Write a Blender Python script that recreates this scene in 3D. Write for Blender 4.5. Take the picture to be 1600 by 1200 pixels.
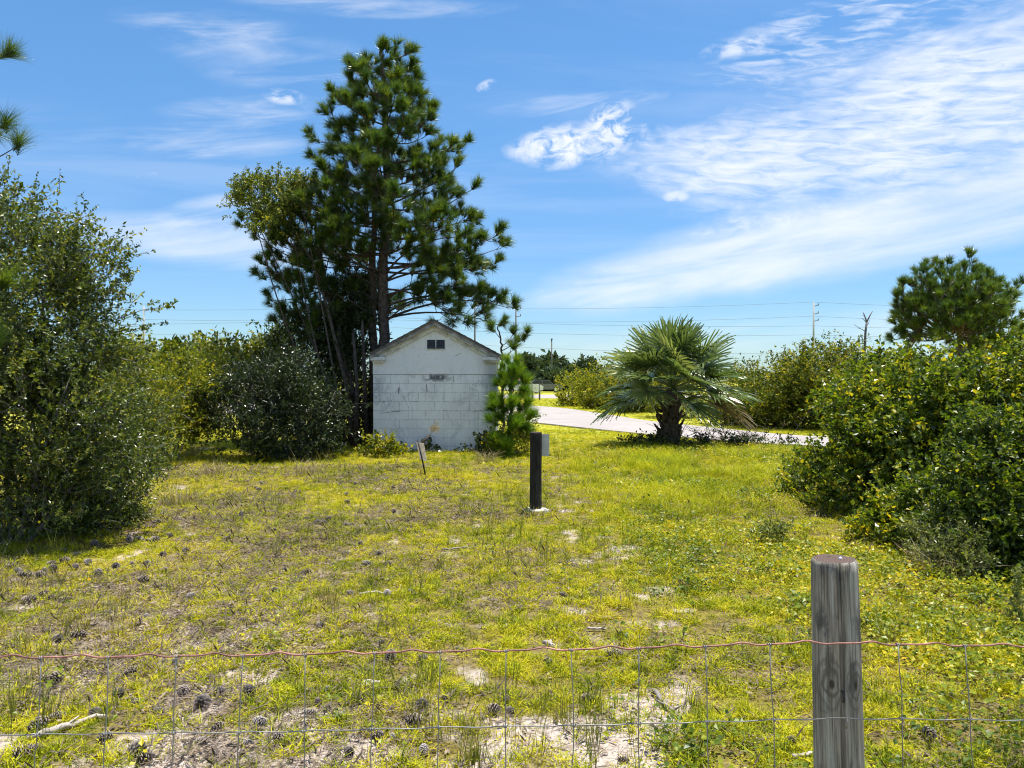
import bpy, math, random
import numpy as np

for o in list(bpy.data.objects):
    bpy.data.objects.remove(o)
SC = bpy.context.scene
COL = SC.collection
R = math.radians
rng = np.random.default_rng(7)
random.seed(7)

# ------------------------------------------------------------------ camera, sky, sun, exposure
FPX, HZ, CAMZ = 1200.0, 592.0, 1.6          # focal length in px of the 1600 wide photo, horizon row, eye height
cam_d = bpy.data.cameras.new('camera')
cam = bpy.data.objects.new('camera', cam_d)
COL.objects.link(cam)
cam.location = (0, 0, CAMZ)
cam.rotation_euler = (R(90) - math.atan(8 / FPX), 0, 0)
cam_d.sensor_width = 36
cam_d.lens = 36 * FPX / 1600
cam_d.clip_start = 0.05
cam_d.clip_end = 12000
SC.camera = cam

SUN_EL, SUN_AZ = 79.0, 58.0                 # ahead of the camera, a little to the right
SUN_STRENGTH, SKY_STRENGTH, EXPOSURE = 5.0, 0.103, 0.80
sun_d = bpy.data.lights.new('sun', 'SUN')
sun_d.energy = SUN_STRENGTH
sun_d.angle = R(0.53)
sun_d.color = (1.0, 0.95, 0.86)
sun = bpy.data.objects.new('sun', sun_d)
COL.objects.link(sun)
sun.location = (4, 30, 40)
sun.rotation_euler = (R(-(90 - SUN_EL)), 0, R(-SUN_AZ))
SC.view_settings.view_transform = 'Standard'
SC.view_settings.look = 'None'
SC.view_settings.gamma = 1
SC.view_settings.exposure = EXPOSURE
SC.view_settings.use_curve_mapping = False


class NB:
    """small helper for node trees"""
    def __init__(s, tree):
        s.t = tree
        s.N = tree.nodes
        s.L = tree.links
    def node(s, typ, ins=None, **props):
        n = s.N.new(typ)
        for k, v in props.items():
            setattr(n, k, v)
        for k, v in (ins or {}).items():
            s.put(n.inputs[k], v)
        return n
    def put(s, sock, v):
        if isinstance(v, bpy.types.NodeSocket):
            s.L.new(v, sock)
        elif v is not None:
            if hasattr(sock, 'default_value') and sock.type == 'RGBA' and len(v) == 3:
                v = (*v, 1)
            sock.default_value = v
    def m(s, op, a, b=None, c=None, clamp=False):
        n = s.N.new('ShaderNodeMath')
        n.operation = op
        n.use_clamp = clamp
        s.put(n.inputs[0], a)
        if b is not None:
            s.put(n.inputs[1], b)
        if c is not None:
            s.put(n.inputs[2], c)
        return n.outputs[0]
    def rng(s, v, a, b, c=0.0, d=1.0, smooth=True):
        n = s.N.new('ShaderNodeMapRange')
        if smooth:
            n.interpolation_type = 'SMOOTHSTEP'
        for i, x in enumerate((v, a, b, c, d)):
            s.put(n.inputs[i], x)
        return n.outputs[0]
    def mix(s, f, a, b, blend='MIX'):
        n = s.N.new('ShaderNodeMix')
        n.data_type = 'RGBA'
        n.blend_type = blend
        s.put(n.inputs[0], f)
        s.put(n.inputs[6], a)
        s.put(n.inputs[7], b)
        return n.outputs[2]
    def noise(s, vec, scale, detail=4, rough=0.55, dist=0.0, out=0):
        n = s.N.new('ShaderNodeTexNoise')
        if vec is not None:
            s.put(n.inputs['Vector'], vec)
        n.inputs['Scale'].default_value = scale
        n.inputs['Detail'].default_value = detail
        n.inputs['Roughness'].default_value = rough
        n.inputs['Distortion'].default_value = dist
        return n.outputs[out]
    def comb(s, x, y, z):
        n = s.N.new('ShaderNodeCombineXYZ')
        for i, v in enumerate((x, y, z)):
            s.put(n.inputs[i], v)
        return n.outputs[0]
    def sep(s, v):
        n = s.N.new('ShaderNodeSeparateXYZ')
        s.put(n.inputs[0], v)
        return n.outputs
    def ramp(s, f, stops):
        n = s.N.new('ShaderNodeValToRGB')
        e = n.color_ramp.elements
        e[0].position, e[0].color = stops[0][0], (*stops[0][1], 1)
        e[1].position, e[1].color = stops[-1][0], (*stops[-1][1], 1)
        for p, c in stops[1:-1]:
            k = e.new(p)
            k.color = (*c, 1)
        s.put(n.inputs[0], f)
        return n.outputs[0]
    def bump(s, h, strength=0.5, dist=0.02):
        n = s.N.new('ShaderNodeBump')
        n.inputs['Strength'].default_value = strength
        n.inputs['Distance'].default_value = dist
        s.put(n.inputs['Height'], h)
        return n.outputs[0]


def azel(px, py):
    u, v = (px - 800) / FPX, (HZ - py) / FPX
    return math.atan(u), math.atan(v / math.hypot(1, u))


def build_world():
    w = bpy.data.worlds.new('World')
    SC.world = w
    w.use_nodes = True
    t = w.node_tree
    t.nodes.clear()
    b = NB(t)
    sky = b.node('ShaderNodeTexSky', sky_type='NISHITA', sun_disc=False, sun_elevation=R(SUN_EL),
                 sun_rotation=R(SUN_AZ), altitude=0.0, air_density=1.0, dust_density=0.25, ozone_density=2.2)
    hs = b.node('ShaderNodeHueSaturation', {'Hue': 0.503, 'Saturation': 1.06, 'Value': 1.0, 'Fac': 1.0, 'Color': sky.outputs[0]})
    tc = b.node('ShaderNodeTexCoord')
    d = tc.outputs['Generated']
    x, y, z = b.sep(d)
    az = b.m('ARCTAN2', x, y)
    el = b.m('ARCSINE', z)
    # cloud sheet coordinates: a flat layer high above the ground
    zz = b.m('MAXIMUM', z, 0.03)
    cx, cy = b.m('DIVIDE', x, zz), b.m('DIVIDE', y, zz)
    ae = b.comb(az, b.m('MULTIPLY', el, 1.6), 0.0)
    rip = b.noise(b.comb(b.m('ADD', b.m('MULTIPLY', az, 18), b.m('MULTIPLY', el, -14)),
                         b.m('ADD', b.m('MULTIPLY', el, 95), b.m('MULTIPLY', az, 12)), 0.0), 1.0, 5, 0.6, 0.6)
    str_ = b.noise(b.comb(b.m('ADD', b.m('MULTIPLY', az, 4), b.m('MULTIPLY', el, 3)),
                          b.m('SUBTRACT', b.m('MULTIPLY', el, 34), b.m('MULTIPLY', az, 5)), 3.0), 1.0, 7, 0.6, 0.5)
    big = b.noise(ae, 5.0, 5, 0.55, 0.3)
    fine = b.noise(ae, 34.0, 7, 0.62, 0.6)
    wob = b.noise(ae, 9.0, 4, 0.6)

    def blob(px, py, rx, ry, ang, tex, lo, hi, amp, edge=0.7):
        a0, e0 = azel(px, py)
        ra, re_ = rx / FPX, ry / FPX
        ca, sa = math.cos(R(ang)), math.sin(R(ang))
        da, de = b.m('SUBTRACT', az, a0), b.m('SUBTRACT', el, e0)
        u = b.m('DIVIDE', b.m('ADD', b.m('MULTIPLY', da, ca), b.m('MULTIPLY', de, sa)), ra)
        v = b.m('DIVIDE', b.m('SUBTRACT', b.m('MULTIPLY', de, ca), b.m('MULTIPLY', da, sa)), re_)
        r2 = b.m('ADD', b.m('MULTIPLY', u, u), b.m('MULTIPLY', v, v))
        r2 = b.m('ADD', r2, b.m('MULTIPLY', b.m('SUBTRACT', wob, 0.5), edge * 2))
        mk = b.rng(r2, 1.15, 0.0)
        tx = b.rng(tex, lo, hi)
        return b.m('MULTIPLY', b.m('MULTIPLY', mk, tx), amp)

    parts = [
        blob(1330, 205, 330, 105, 9, rip, 0.12, 0.82, 0.74),
        blob(1560, 150, 330, 130, 18, rip, 0.12, 0.82, 0.70),
        blob(1120, 245, 190, 55, 2, rip, 0.12, 0.78, 0.62),
        blob(1330, 45, 260, 60, 10, rip, 0.38, 0.75, 0.6),
        blob(1560, 20, 300, 40, 8, str_, 0.35, 0.75, 0.55),
        blob(1480, 340, 560, 62, 9, str_, -0.05, 0.8, 0.70, 0.35),
        blob(1130, 400, 330, 62, 12, str_, 0.05, 0.85, 0.68, 0.4),
        blob(1000, 445, 260, 26, 8, str_, 0.1, 0.85, 0.45),
        blob(1180, 350, 110, 16, 4, fine, 0.4, 0.75, 0.55),
        blob(880, 228, 92, 34, 8, fine, 0.30, 0.62, 0.96, 0.85),
        blob(952, 205, 52, 40, 60, fine, 0.40, 0.60, 0.8, 0.8),
        blob(1010, 215, 70, 30, 0, fine, 0.38, 0.75, 0.5, 0.8),
        blob(445, 152, 32, 12, 0, fine, 0.36, 0.6, 0.7),
        blob(380, 175, 120, 24, 8, str_, 0.35, 0.75, 0.6),
        blob(300, 225, 190, 24, 5, str_, 0.4, 0.75, 0.45),
        blob(440, 100, 190, 60, -8, str_, 0.4, 0.8, 0.35),
        blob(330, 45, 130, 26, 3, str_, 0.38, 0.75, 0.35),
        blob(560, 12, 260, 16, 2, str_, 0.38, 0.7, 0.45),
        blob(330, 380, 230, 40, -3, str_, 0.1, 0.75, 0.62, 0.4),
        blob(340, 330, 90, 26, 12, str_, 0.2, 0.75, 0.5),
        blob(1150, 75, 60, 14, 6, fine, 0.38, 0.65, 0.6),
        blob(890, 165, 160, 18, 3, str_, 0.42, 0.75, 0.4),
        blob(1300, 520, 620, 40, 2, str_, 0.25, 0.8, 0.4),
        blob(760, 135, 18, 8, 20, fine, 0.4, 0.6, 0.5),
        blob(230, 273, 36, 10, 12, fine, 0.4, 0.65, 0.4),
        blob(1055, 308, 22, 10, 0, fine, 0.38, 0.6, 0.6),
    ]
    acc = parts[0]
    for p in parts[1:]:
        acc = b.m('SUBTRACT', b.m('ADD', acc, p), b.m('MULTIPLY', acc, p))   # screen
    # thin cirrus over the rest of the sky; unseen part thickened to brighten shade
    cir = b.noise(b.comb(b.m('MULTIPLY', cx, 0.5), b.m('MULTIPLY', cy, 1.4), 5.0), 0.8, 6, 0.6, 0.6)
    out = b.m('MULTIPLY', b.rng(cir, 0.40, 0.72), b.rng(z, 0.02, 0.3))
    amp = b.rng(b.m('ADD', y, b.m('MULTIPLY', b.m('MAXIMUM', b.m('SUBTRACT', z, .55), 0.0), -2.0)), .5, -.1, .15, .95)   # cover raised overhead and behind the camera as added fill light
    acc = b.m('MAXIMUM', acc, b.m('MULTIPLY', out, amp))
    tn = b.mix(b.rng(el, 0.0, 0.45), (0.51, 0.67, 0.84), (0.60, 0.89, 1.0))
    base = b.mix(1.0, hs.outputs[0], tn, 'MULTIPLY')
    col = b.mix(b.m('MINIMUM', acc, 0.98), base, (5.7, 5.9, 6.3))
    bg = b.node('ShaderNodeBackground', {'Color': col, 'Strength': SKY_STRENGTH})
    o = b.node('ShaderNodeOutputWorld')
    b.L.new(bg.outputs[0], o.inputs[0])


build_world()


# ------------------------------------------------------------------ helpers
def P(px, py, d):
    """point seen at photo pixel (px, py) at d metres in front of the camera"""
    return np.array([(px - 800) / FPX * d, d, CAMZ + (HZ - py) / FPX * d])

def G(px, py):
    d = CAMZ * FPX / (py - HZ)
    x = (px - 800) / FPX * d
    return np.array([x, d, gz(x, d)])

def vnoise(x, y, seed=0):
    x, y = np.asarray(x, float), np.asarray(y, float)
    xi, yi = np.floor(x).astype(np.int64), np.floor(y).astype(np.int64)
    fx, fy = x - xi, y - yi
    fx, fy = fx * fx * (3 - 2 * fx), fy * fy * (3 - 2 * fy)
    def h(a, b):
        n = (a * 374761393 + b * 668265263 + seed * 974634777) & 0x7fffffff
        n = ((n ^ (n >> 13)) * 1274126177) & 0x7fffffff
        n = n ^ (n >> 16)
        return (n & 0xffff) / 65535.0
    return ((h(xi, yi) * (1 - fx) + h(xi + 1, yi) * fx) * (1 - fy)
            + (h(xi, yi + 1) * (1 - fx) + h(xi + 1, yi + 1) * fx) * fy)

def fbm(x, y, seed=0, oct=4):
    s, a, t = 0, 1.0, 0
    for i in range(oct):
        s = s + a * vnoise(x * 2 ** i, y * 2 ** i, seed + i * 17)
        t += a
        a *= 0.5
    return s / t

def gz(x, y):
    f = np.clip((19 - np.asarray(y, float)) / 5, 0, 1)
    return (fbm(np.asarray(x, float) * 0.5 + 40, np.asarray(y, float) * 0.5 + 40, 3, 4) - 0.5) * 0.14 * f

def norm(a):
    return a / np.maximum(np.linalg.norm(a, axis=-1, keepdims=True), 1e-9)

def mesh_np(name, V, F, mat, tint=None, smooth=False, vattr=None):
    """V (n,3); F array (m,k) or list of such arrays"""
    me = bpy.data.meshes.new(name)
    V = np.asarray(V, np.float32)
    Fs = F if isinstance(F, list) else [F]
    Fs = [np.asarray(f, np.int32) for f in Fs if len(f)]
    me.vertices.add(len(V))
    me.vertices.foreach_set('co', V.ravel())
    loops = np.concatenate([f.ravel() for f in Fs])
    tot = np.concatenate([np.full(len(f), f.shape[1], np.int32) for f in Fs])
    start = np.concatenate([[0], np.cumsum(tot)[:-1]]).astype(np.int32)
    me.loops.add(len(loops))
    me.loops.foreach_set('vertex_index', loops)
    me.polygons.add(len(tot))
    me.polygons.foreach_set('loop_start', start)
    me.polygons.foreach_set('loop_total', tot)
    me.polygons.foreach_set('use_smooth', np.full(len(tot), bool(smooth)))
    me.update(calc_edges=True)
    if tint is not None:
        a = me.attributes.new('tint', 'FLOAT', 'POINT')
        a.data.foreach_set('value', np.asarray(tint, np.float32))
    for k, v in (vattr or {}).items():
        a = me.attributes.new(k, 'FLOAT', 'POINT')
        a.data.foreach_set('value', np.asarray(v, np.float32))
    if mat is not None:
        me.materials.append(mat)
    return me

def link(name, me, parent=None, loc=None, rot=None, scale=None):
    o = bpy.data.objects.new(name, me)
    COL.objects.link(o)
    if parent is not None:
        o.parent = parent
    if loc is not None:
        o.location = [float(v) for v in loc]
    if rot is not None:
        o.rotation_euler = rot
    if scale is not None:
        o.scale = scale
    return o

def tag(o, label, cat, group=None):
    o['label'] = label
    o['category'] = cat
    if group:
        o['group'] = group
    return o

def thing(name, label, cat, loc=(0, 0, 0), rz=0.0, group=None):
    o = bpy.data.objects.new(name, None)
    COL.objects.link(o)
    o.empty_display_size = 0.2
    o.location = [float(v) for v in loc]
    o.rotation_euler = (0, 0, rz)
    return tag(o, label, cat, group)


class MB:
    """collects quads / tris of tubes and boxes into one mesh"""
    def __init__(s):
        s.V, s.Q, s.T, s.n = [], [], [], 0
    def add(s, V, Q=None, T=None):
        V = np.asarray(V, float)
        s.V.append(V)
        if Q is not None and len(Q):
            s.Q.append(np.asarray(Q) + s.n)
        if T is not None and len(T):
            s.T.append(np.asarray(T) + s.n)
        s.n += len(V)
    def tube(s, pts, rad, sides=6, cap=True):
        pts = np.asarray(pts, float)
        n = len(pts)
        rad = np.broadcast_to(np.asarray(rad, float), (n,))
        tan = norm(np.gradient(pts, axis=0))
        ref = np.array([0.31, 0.2, 0.93]) if abs(tan[:, 2]).mean() < 0.7 else np.array([0.9, 0.35, 0.1])
        u = norm(np.cross(tan, ref))
        v = np.cross(tan, u)
        th = np.linspace(0, 2 * np.pi, sides, endpoint=False)
        V = pts[:, None] + rad[:, None, None] * (np.cos(th)[None, :, None] * u[:, None] + np.sin(th)[None, :, None] * v[:, None])
        i = np.arange(n - 1)[:, None] * sides
        j = np.arange(sides)[None]
        k = (j + 1) % sides
        Q = np.stack([i + j, i + k, i + sides + k, i + sides + j], -1).reshape(-1, 4)
        T = None
        if cap:
            a = np.arange(1, sides - 1)
            T = np.concatenate([np.stack([0 * a, a + 1, a], -1), np.stack([0 * a, a, a + 1], -1) + (n - 1) * sides])
        s.add(V.reshape(-1, 3), Q, T)
    def box(s, lo, hi):
        (a, b, c), (d, e, f) = lo, hi
        V = [(a, b, c), (d, b, c), (d, e, c), (a, e, c), (a, b, f), (d, b, f), (d, e, f), (a, e, f)]
        s.add(V, [(0, 3, 2, 1), (4, 5, 6, 7), (0, 1, 5, 4), (1, 2, 6, 5), (2, 3, 7, 6), (3, 0, 4, 7)])
    def prism_y(s, poly, y0, y1):
        """polygon in x,z (counter-clockwise seen from -y) extruded from y0 to y1"""
        n = len(poly)
        V = [(p[0], y0, p[1]) for p in poly] + [(p[0], y1, p[1]) for p in poly]
        T = [(0, i, i + 1) for i in range(1, n - 1)] + [(n, n + i + 1, n + i) for i in range(1, n - 1)]
        Q = [(i, n + i, n + (i + 1) % n, (i + 1) % n) for i in range(n)]
        s.add(V, Q, T)
    def mesh(s, name, mat, smooth=False, tint=None):
        V = np.concatenate(s.V)
        F = []
        if s.Q:
            F.append(np.concatenate(s.Q))
        if s.T:
            F.append(np.concatenate(s.T))
        return mesh_np(name, V, F, mat, smooth=smooth, tint=tint)


# ------------------------------------------------------------------ materials
def newmat(name):
    m = bpy.data.materials.new(name)
    m.use_nodes = True
    m.node_tree.nodes.clear()
    b = NB(m.node_tree)
    o = b.node('ShaderNodeOutputMaterial')
    return m, b, o

def simple(name, col, rough=0.7, metal=0.0, var=0.25, scale=8.0, spec=0.3, bump=0.0):
    m, b, o = newmat(name)
    tc = b.node('ShaderNodeTexCoord').outputs['Object']
    n = b.noise(tc, scale, 5, 0.6)
    c = b.mix(b.rng(n, 0.3, 0.7), tuple(v * (1 - var) for v in col), tuple(min(1, v * (1 + var)) for v in col))
    p = b.node('ShaderNodeBsdfPrincipled', {'Base Color': c, 'Roughness': rough, 'Metallic': metal, 'Specular IOR Level': spec})
    if bump:
        b.L.new(b.bump(n, bump, 0.02), p.inputs['Normal'])
    b.L.new(p.outputs[0], o.inputs[0])
    return m

def leafmat(name, stops, trans=0.4, tcol=1.6, rough=0.38, spec=0.5, rnd=False):
    """thin leaf: glossy face plus light coming through; stops give the spread of leaf colours"""
    m, b, o = newmat(name)
    a = b.node('ShaderNodeAttribute', attribute_name='tint').outputs['Fac']
    if rnd:
        oi = b.node('ShaderNodeObjectInfo').outputs['Random']
        ps = b.node('ShaderNodeNewGeometry').outputs['Position']
        n1 = b.rng(b.noise(ps, 6.0, 4, 0.65), 0.32, 0.68, 0, 0.34)      # clump to clump
        n2 = b.rng(b.noise(ps, 0.55, 4, 0.6), 0.32, 0.68, -0.08, 0.22)  # patch to patch
        a = b.m('ADD', b.m('ADD', b.m('MULTIPLY', a, 0.20), b.m('MULTIPLY', oi, 0.36)), b.m('ADD', n1, n2))
    c = b.ramp(a, stops)
    p = b.node('ShaderNodeBsdfPrincipled', {'Base Color': c, 'Roughness': rough, 'Specular IOR Level': spec})
    tcn = b.mix(1.0, c, (tcol, tcol * 0.95, tcol * 0.45), 'MULTIPLY')
    t = b.node('ShaderNodeBsdfTranslucent', {'Color': tcn})
    mx = b.node('ShaderNodeMixShader', {0: trans})
    b.L.new(p.outputs[0], mx.inputs[1])
    b.L.new(t.outputs[0], mx.inputs[2])
    b.L.new(mx.outputs[0], o.inputs[0])
    return m

M = {}
M['oak_leaf'] = leafmat('oak_leaf', [(0, (.020, .038, .005)), (.4, (.06, .095, .010)), (.75, (.165, .205, .022)), (1, (.34, .31, .035))], 0.34, 1.8, 0.36, 0.6)
M['vine_leaf'] = leafmat('vine_leaf', [(0, (.02, .038, .004)), (.4, (.07, .12, .008)), (.8, (.21, .25, .014)), (1, (.44, .37, .02))], 0.4, 1.9, 0.38, 0.5)
M['holly_leaf'] = leafmat('holly_leaf', [(0, (.010, .02, .005)), (.5, (.026, .045, .009)), (.85, (.065, .095, .018)), (1, (.14, .16, .035))], 0.14, 1.7, 0.34, 0.45)
M['olive_leaf'] = leafmat('olive_leaf', [(0, (.04, .07, .007)), (.5, (.15, .185, .012)), (1, (.40, .34, .02))], 0.42, 1.8, 0.4, 0.3)
M['cedar_leaf'] = leafmat('cedar_leaf', [(0, (.018, .035, .005)), (.45, (.08, .12, .010)), (1, (.38, .33, .018))], 0.34, 2.0, 0.5, 0.3)
M['dark_leaf'] = leafmat('dark_leaf', [(0, (.012, .026, .006)), (.6, (.03, .052, .009)), (1, (.10, .12, .016))], 0.32, 2.2, 0.35, 0.45)
M['silver_leaf'] = leafmat('silver_leaf', [(0, (.10, .13, .03)), (.6, (.19, .22, .06)), (1, (.34, .34, .12))], 0.38, 1.6, 0.4, 0.5)
M['far_leaf'] = leafmat('far_leaf', [(0, (.035, .06, .03)), (.6, (.06, .09, .04)), (1, (.10, .13, .05))], .25, 1.3, .6, .2)
M['needle'] = leafmat('needle', [(0, (.018, .045, .011)), (.55, (.05, .095, .014)), (.9, (.14, .19, .018)), (1, (.22, .25, .025))], 0.4, 2.2, 0.28, 0.7)
M['needle_young'] = leafmat('needle_young', [(0, (.04, .10, .010)), (.6, (.10, .19, .014)), (1, (.26, .32, .02))], 0.44, 2.0, 0.35, 0.4)
M['frond'] = leafmat('frond', [(0, (.07, .115, .035)), (.6, (.13, .185, .06)), (1, (.24, .28, .11))], 0.3, 1.7, 0.26, 0.8)
M['dead_frond'] = leafmat('dead_frond', [(0, (.12, .09, .05)), (1, (.26, .21, .13))], .2, 1.2, .6, .2)
M['grass'] = leafmat('grass', [(0, (.03, .055, .008)), (.28, (.15, .20, .014)), (.48, (.40, .425, .018)), (.70, (.60, .545, .022)), (.86, (.56, .45, .06)), (1, (.34, .25, .13))], 0.3, 1.25, 0.7, 0.08, rnd=True)
M['soft_grass'] = leafmat('soft_grass', [(0, (.06, .10, .006)), (.35, (.24, .29, .010)), (.65, (.48, .49, .012)), (1, (.58, .50, .06))], .34, 1.3, .6, .1, rnd=True)
M['tall_grass'] = leafmat('tall_grass', [(0, (.06, .10, .015)), (.5, (.17, .20, .025)), (.8, (.27, .21, .09)), (1, (.40, .33, .18))], 0.35, 1.2, 0.5, 0.3, rnd=True)
M['ground_vine'] = leafmat('ground_vine', [(0, (.02, .045, .006)), (.35, (.08, .13, .008)), (.62, (.24, .28, .010)), (.85, (.55, .46, .012)), (1, (.60, .32, .02))], 0.34, 1.3, 0.42, 0.35, rnd=True)
M['straw'] = leafmat('straw', [(0, (.09, .06, .04)), (.5, (.24, .18, .125)), (1, (.42, .35, .27))], 0.12, 1.1, 0.7, 0.2, rnd=True)
M['dry_grass'] = leafmat('dry_grass', [(0, (.24, .19, .10)), (1, (.42, .35, .21))], .25, 1.1, .7, .2)
M['bark'] = simple('bark', (.085, .065, .052), .9, var=.5, scale=14, bump=.6)
M['grey_bark'] = simple('grey_bark', (.20, .18, .16), .9, var=.4, scale=14, bump=.4)
M['twig'] = simple('twig', (.11, .085, .065), .9, var=.3)
M['dead_wood'] = simple('dead_wood', (.40, .35, .31), .85, var=.3, scale=20, bump=.4)
def conemat(name, dark, pale):
    m, b, o = newmat(name)
    t_ = b.node('ShaderNodeAttribute', attribute_name='tint').outputs['Fac']
    n = b.noise(b.node('ShaderNodeTexCoord').outputs['Object'], 60, 3, .6)
    c = b.mix(b.rng(b.m('ADD', t_, b.m('MULTIPLY', b.m('SUBTRACT', n, .5), .5)), .35, .9), dark, pale)
    p = b.node('ShaderNodeBsdfPrincipled', {'Base Color': c, 'Roughness': .8, 'Specular IOR Level': .2})
    b.L.new(p.outputs[0], o.inputs[0])
    return m
M['cone'] = conemat('cone', (.055, .040, .032), (.36, .30, .26))
M['cone_grey'] = conemat('cone_grey', (.09, .075, .065), (.48, .43, .40))
M['galv'] = simple('galv', (.26, .26, .255), .6, .6, var=.2, scale=30)
M['red_wire'] = simple('red_wire', (.30, .145, .125), .65, .2, var=.55, scale=14)
M['concrete_pole'] = simple('concrete_pole', (.36, .36, .36), .8, var=.1, scale=1)
M['dark_pole'] = simple('dark_pole', (.13, .12, .115), .8, var=.2, scale=1)
M['cable'] = simple('cable', (.12, .13, .15), .6, var=.05)
M['white_trim'] = None


def mat_ground():
    m, b, o = newmat('sandy_ground')
    ps = b.node('ShaderNodeNewGeometry').outputs['Position']
    x, y, z = b.sep(ps)
    sand = b.node('ShaderNodeAttribute', attribute_name='sand').outputs['Fac']
    n1 = b.noise(ps, 3.0, 6, 0.65)
    n2 = b.noise(ps, 28.0, 6, 0.7)
    n3 = b.noise(ps, 140.0, 3, 0.6)
    n0 = b.noise(ps, 0.35, 5, 0.6)
    sc = b.mix(b.rng(n3, .3, .7), (.40, .335, .29), (.56, .485, .43))
    sc = b.mix(b.rng(n2, .44, .66, 0, .85), sc, (.20, .15, .11))
    gc = b.mix(b.rng(n2, .3, .7), (.075, .055, .022), (.25, .21, .035))
    gc = b.mix(b.rng(n1, .45, .68, 0, .7), gc, (.19, .145, .08))
    far = b.mix(b.rng(n2, .3, .7), (.24, .26, .025), (.42, .40, .05))
    far = b.mix(b.rng(n0, .45, .7, 0, .5), far, (.33, .29, .09))
    gc = b.mix(b.rng(y, 14, 24), gc, far)
    f = b.rng(b.m('ADD', sand, b.m('MULTIPLY', b.m('SUBTRACT', n2, .5), 1.1)), .34, .78)
    c = b.mix(f, gc, sc)
    p = b.node('ShaderNodeBsdfPrincipled', {'Base Color': c, 'Roughness': .95, 'Specular IOR Level': .1})
    h = b.m('ADD', b.m('MULTIPLY', n2, 1.0), b.m('MULTIPLY', n3, .35))
    b.L.new(b.bump(h, .8, .02), p.inputs['Normal'])
    b.L.new(p.outputs[0], o.inputs[0])
    return m

def mat_road():
    m, b, o = newmat('pale_concrete_road')
    ps = b.node('ShaderNodeNewGeometry').outputs['Position']
    n1 = b.noise(ps, .6, 5, .6)
    n2 = b.noise(ps, 60, 4, .6)
    n3 = b.noise(ps, 2.4, 6, .65, 1.2)
    c = b.mix(b.rng(n1, .3, .7), (.30, .275, .262), (.355, .325, .312))
    c = b.mix(b.rng(n2, .55, .75, 0, .5), c, (.30, .27, .25))
    cr = b.m('ABSOLUTE', b.m('SUBTRACT', n3, .5))
    c = b.mix(b.rng(cr, .012, .0, 0, .55), c, (.18, .16, .15))
    p = b.node('ShaderNodeBsdfPrincipled', {'Base Color': c, 'Roughness': .9, 'Specular IOR Level': .2})
    b.L.new(b.bump(n2, .3, .01), p.inputs['Normal'])
    b.L.new(p.outputs[0], o.inputs[0])
    return m

def mat_paint(name, base=(.84, .85, .85), dirt=1.0, joint=False):
    """old white masonry paint with grey mould, drips and peeled spots; world coordinates so it runs on over the blocks"""
    m, b, o = newmat(name)
    ps = b.node('ShaderNodeNewGeometry').outputs['Position']
    x, y, z = b.sep(ps)
    n1 = b.noise(ps, 1.6, 6, .65)
    n2 = b.noise(ps, 9.0, 6, .7)
    drip = b.noise(b.comb(b.m('MULTIPLY', x, 9), b.m('MULTIPLY', y, 9), b.m('MULTIPLY', z, .9)), 1.0, 5, .6)
    n4 = b.noise(ps, 45.0, 4, .6)
    c = b.mix(b.rng(n1, .35, .7, 0, .55 * dirt), base, tuple(v * .80 for v in base))
    c = b.mix(b.rng(drip, .52, .78, 0, .55 * dirt), c, (.36, .38, .41))
    bl2 = b.noise(ps, 2.6, 7, .72, .5)
    c = b.mix(b.rng(bl2, .52, .62, 0, .34 * dirt), c, (.36, .385, .41))
    fl = b.noise(ps, 11, 6, .8, .3)
    c = b.mix(b.m('MULTIPLY', b.rng(fl, .60, .64), .55 * dirt), c, (.27, .28, .29))
    # mould on the two ends of the wall, heavier on the right hand end
    er = b.m('MULTIPLY', b.rng(x, -.72, -.46), b.rng(z, .25, 1.2))
    er = b.m('MULTIPLY', er, b.rng(n1, .15, .55))
    c = b.mix(b.m('MULTIPLY', er, .9 * dirt), c, (.15, .165, .20))
    elf = b.m('MULTIPLY', b.m('MULTIPLY', b.rng(x, -2.78, -2.98), b.rng(b.m('ABSOLUTE', b.m('SUBTRACT', z, 1.35)), .5, .1)), b.rng(n2, .3, .6))
    c = b.mix(b.m('MULTIPLY', elf, .6 * dirt), c, (.20, .22, .25))
    # peeled and blackened paint under the ledge
    zone = b.m('MULTIPLY', b.rng(b.m('ABSOLUTE', b.m('SUBTRACT', x, -1.68)), .42, .12), b.rng(b.m('ABSOLUTE', b.m('SUBTRACT', z, 1.63)), .13, .02))
    pe = b.m('MULTIPLY', zone, b.rng(b.noise(ps, 6.5, 5, .7, .4), .46, .56))
    c = b.mix(b.m('MULTIPLY', pe, .95 * dirt), c, (.09, .10, .11))
    sp = b.m('MULTIPLY', b.rng(b.noise(ps, 3.1, 6, .75), .63, .68), b.rng(z, .4, 1.2))
    c = b.mix(b.m('MULTIPLY', sp, .6 * dirt), c, (.22, .23, .24))
    low = b.rng(z, .35, .0, 0, .35)
    c = b.mix(b.m('MULTIPLY', low, b.rng(n2, .3, .6)), c, (.30, .31, .24))
    p = b.node('ShaderNodeBsdfPrincipled', {'Base Color': c, 'Roughness': .75, 'Specular IOR Level': .3})
    b.L.new(b.bump(b.m('ADD', n2, b.m('MULTIPLY', n4, .6)), .35, .01), p.inputs['Normal'])
    b.L.new(p.outputs[0], o.inputs[0])
    return m

def mat_joint():
    m, b, o = newmat('dirty_mortar')
    ps = b.node('ShaderNodeNewGeometry').outputs['Position']
    n = b.noise(ps, 2.2, 5, .7)
    x, y, z = b.sep(ps)
    f = b.m('MULTIPLY', b.rng(n, .50, .58), b.rng(z, .35, .85))
    c = b.mix(f, (.62, .63, .64), (.07, .075, .08))
    p = b.node('ShaderNodeBsdfPrincipled', {'Base Color': c, 'Roughness': .9})
    b.L.new(p.outputs[0], o.inputs[0])
    return m

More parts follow.
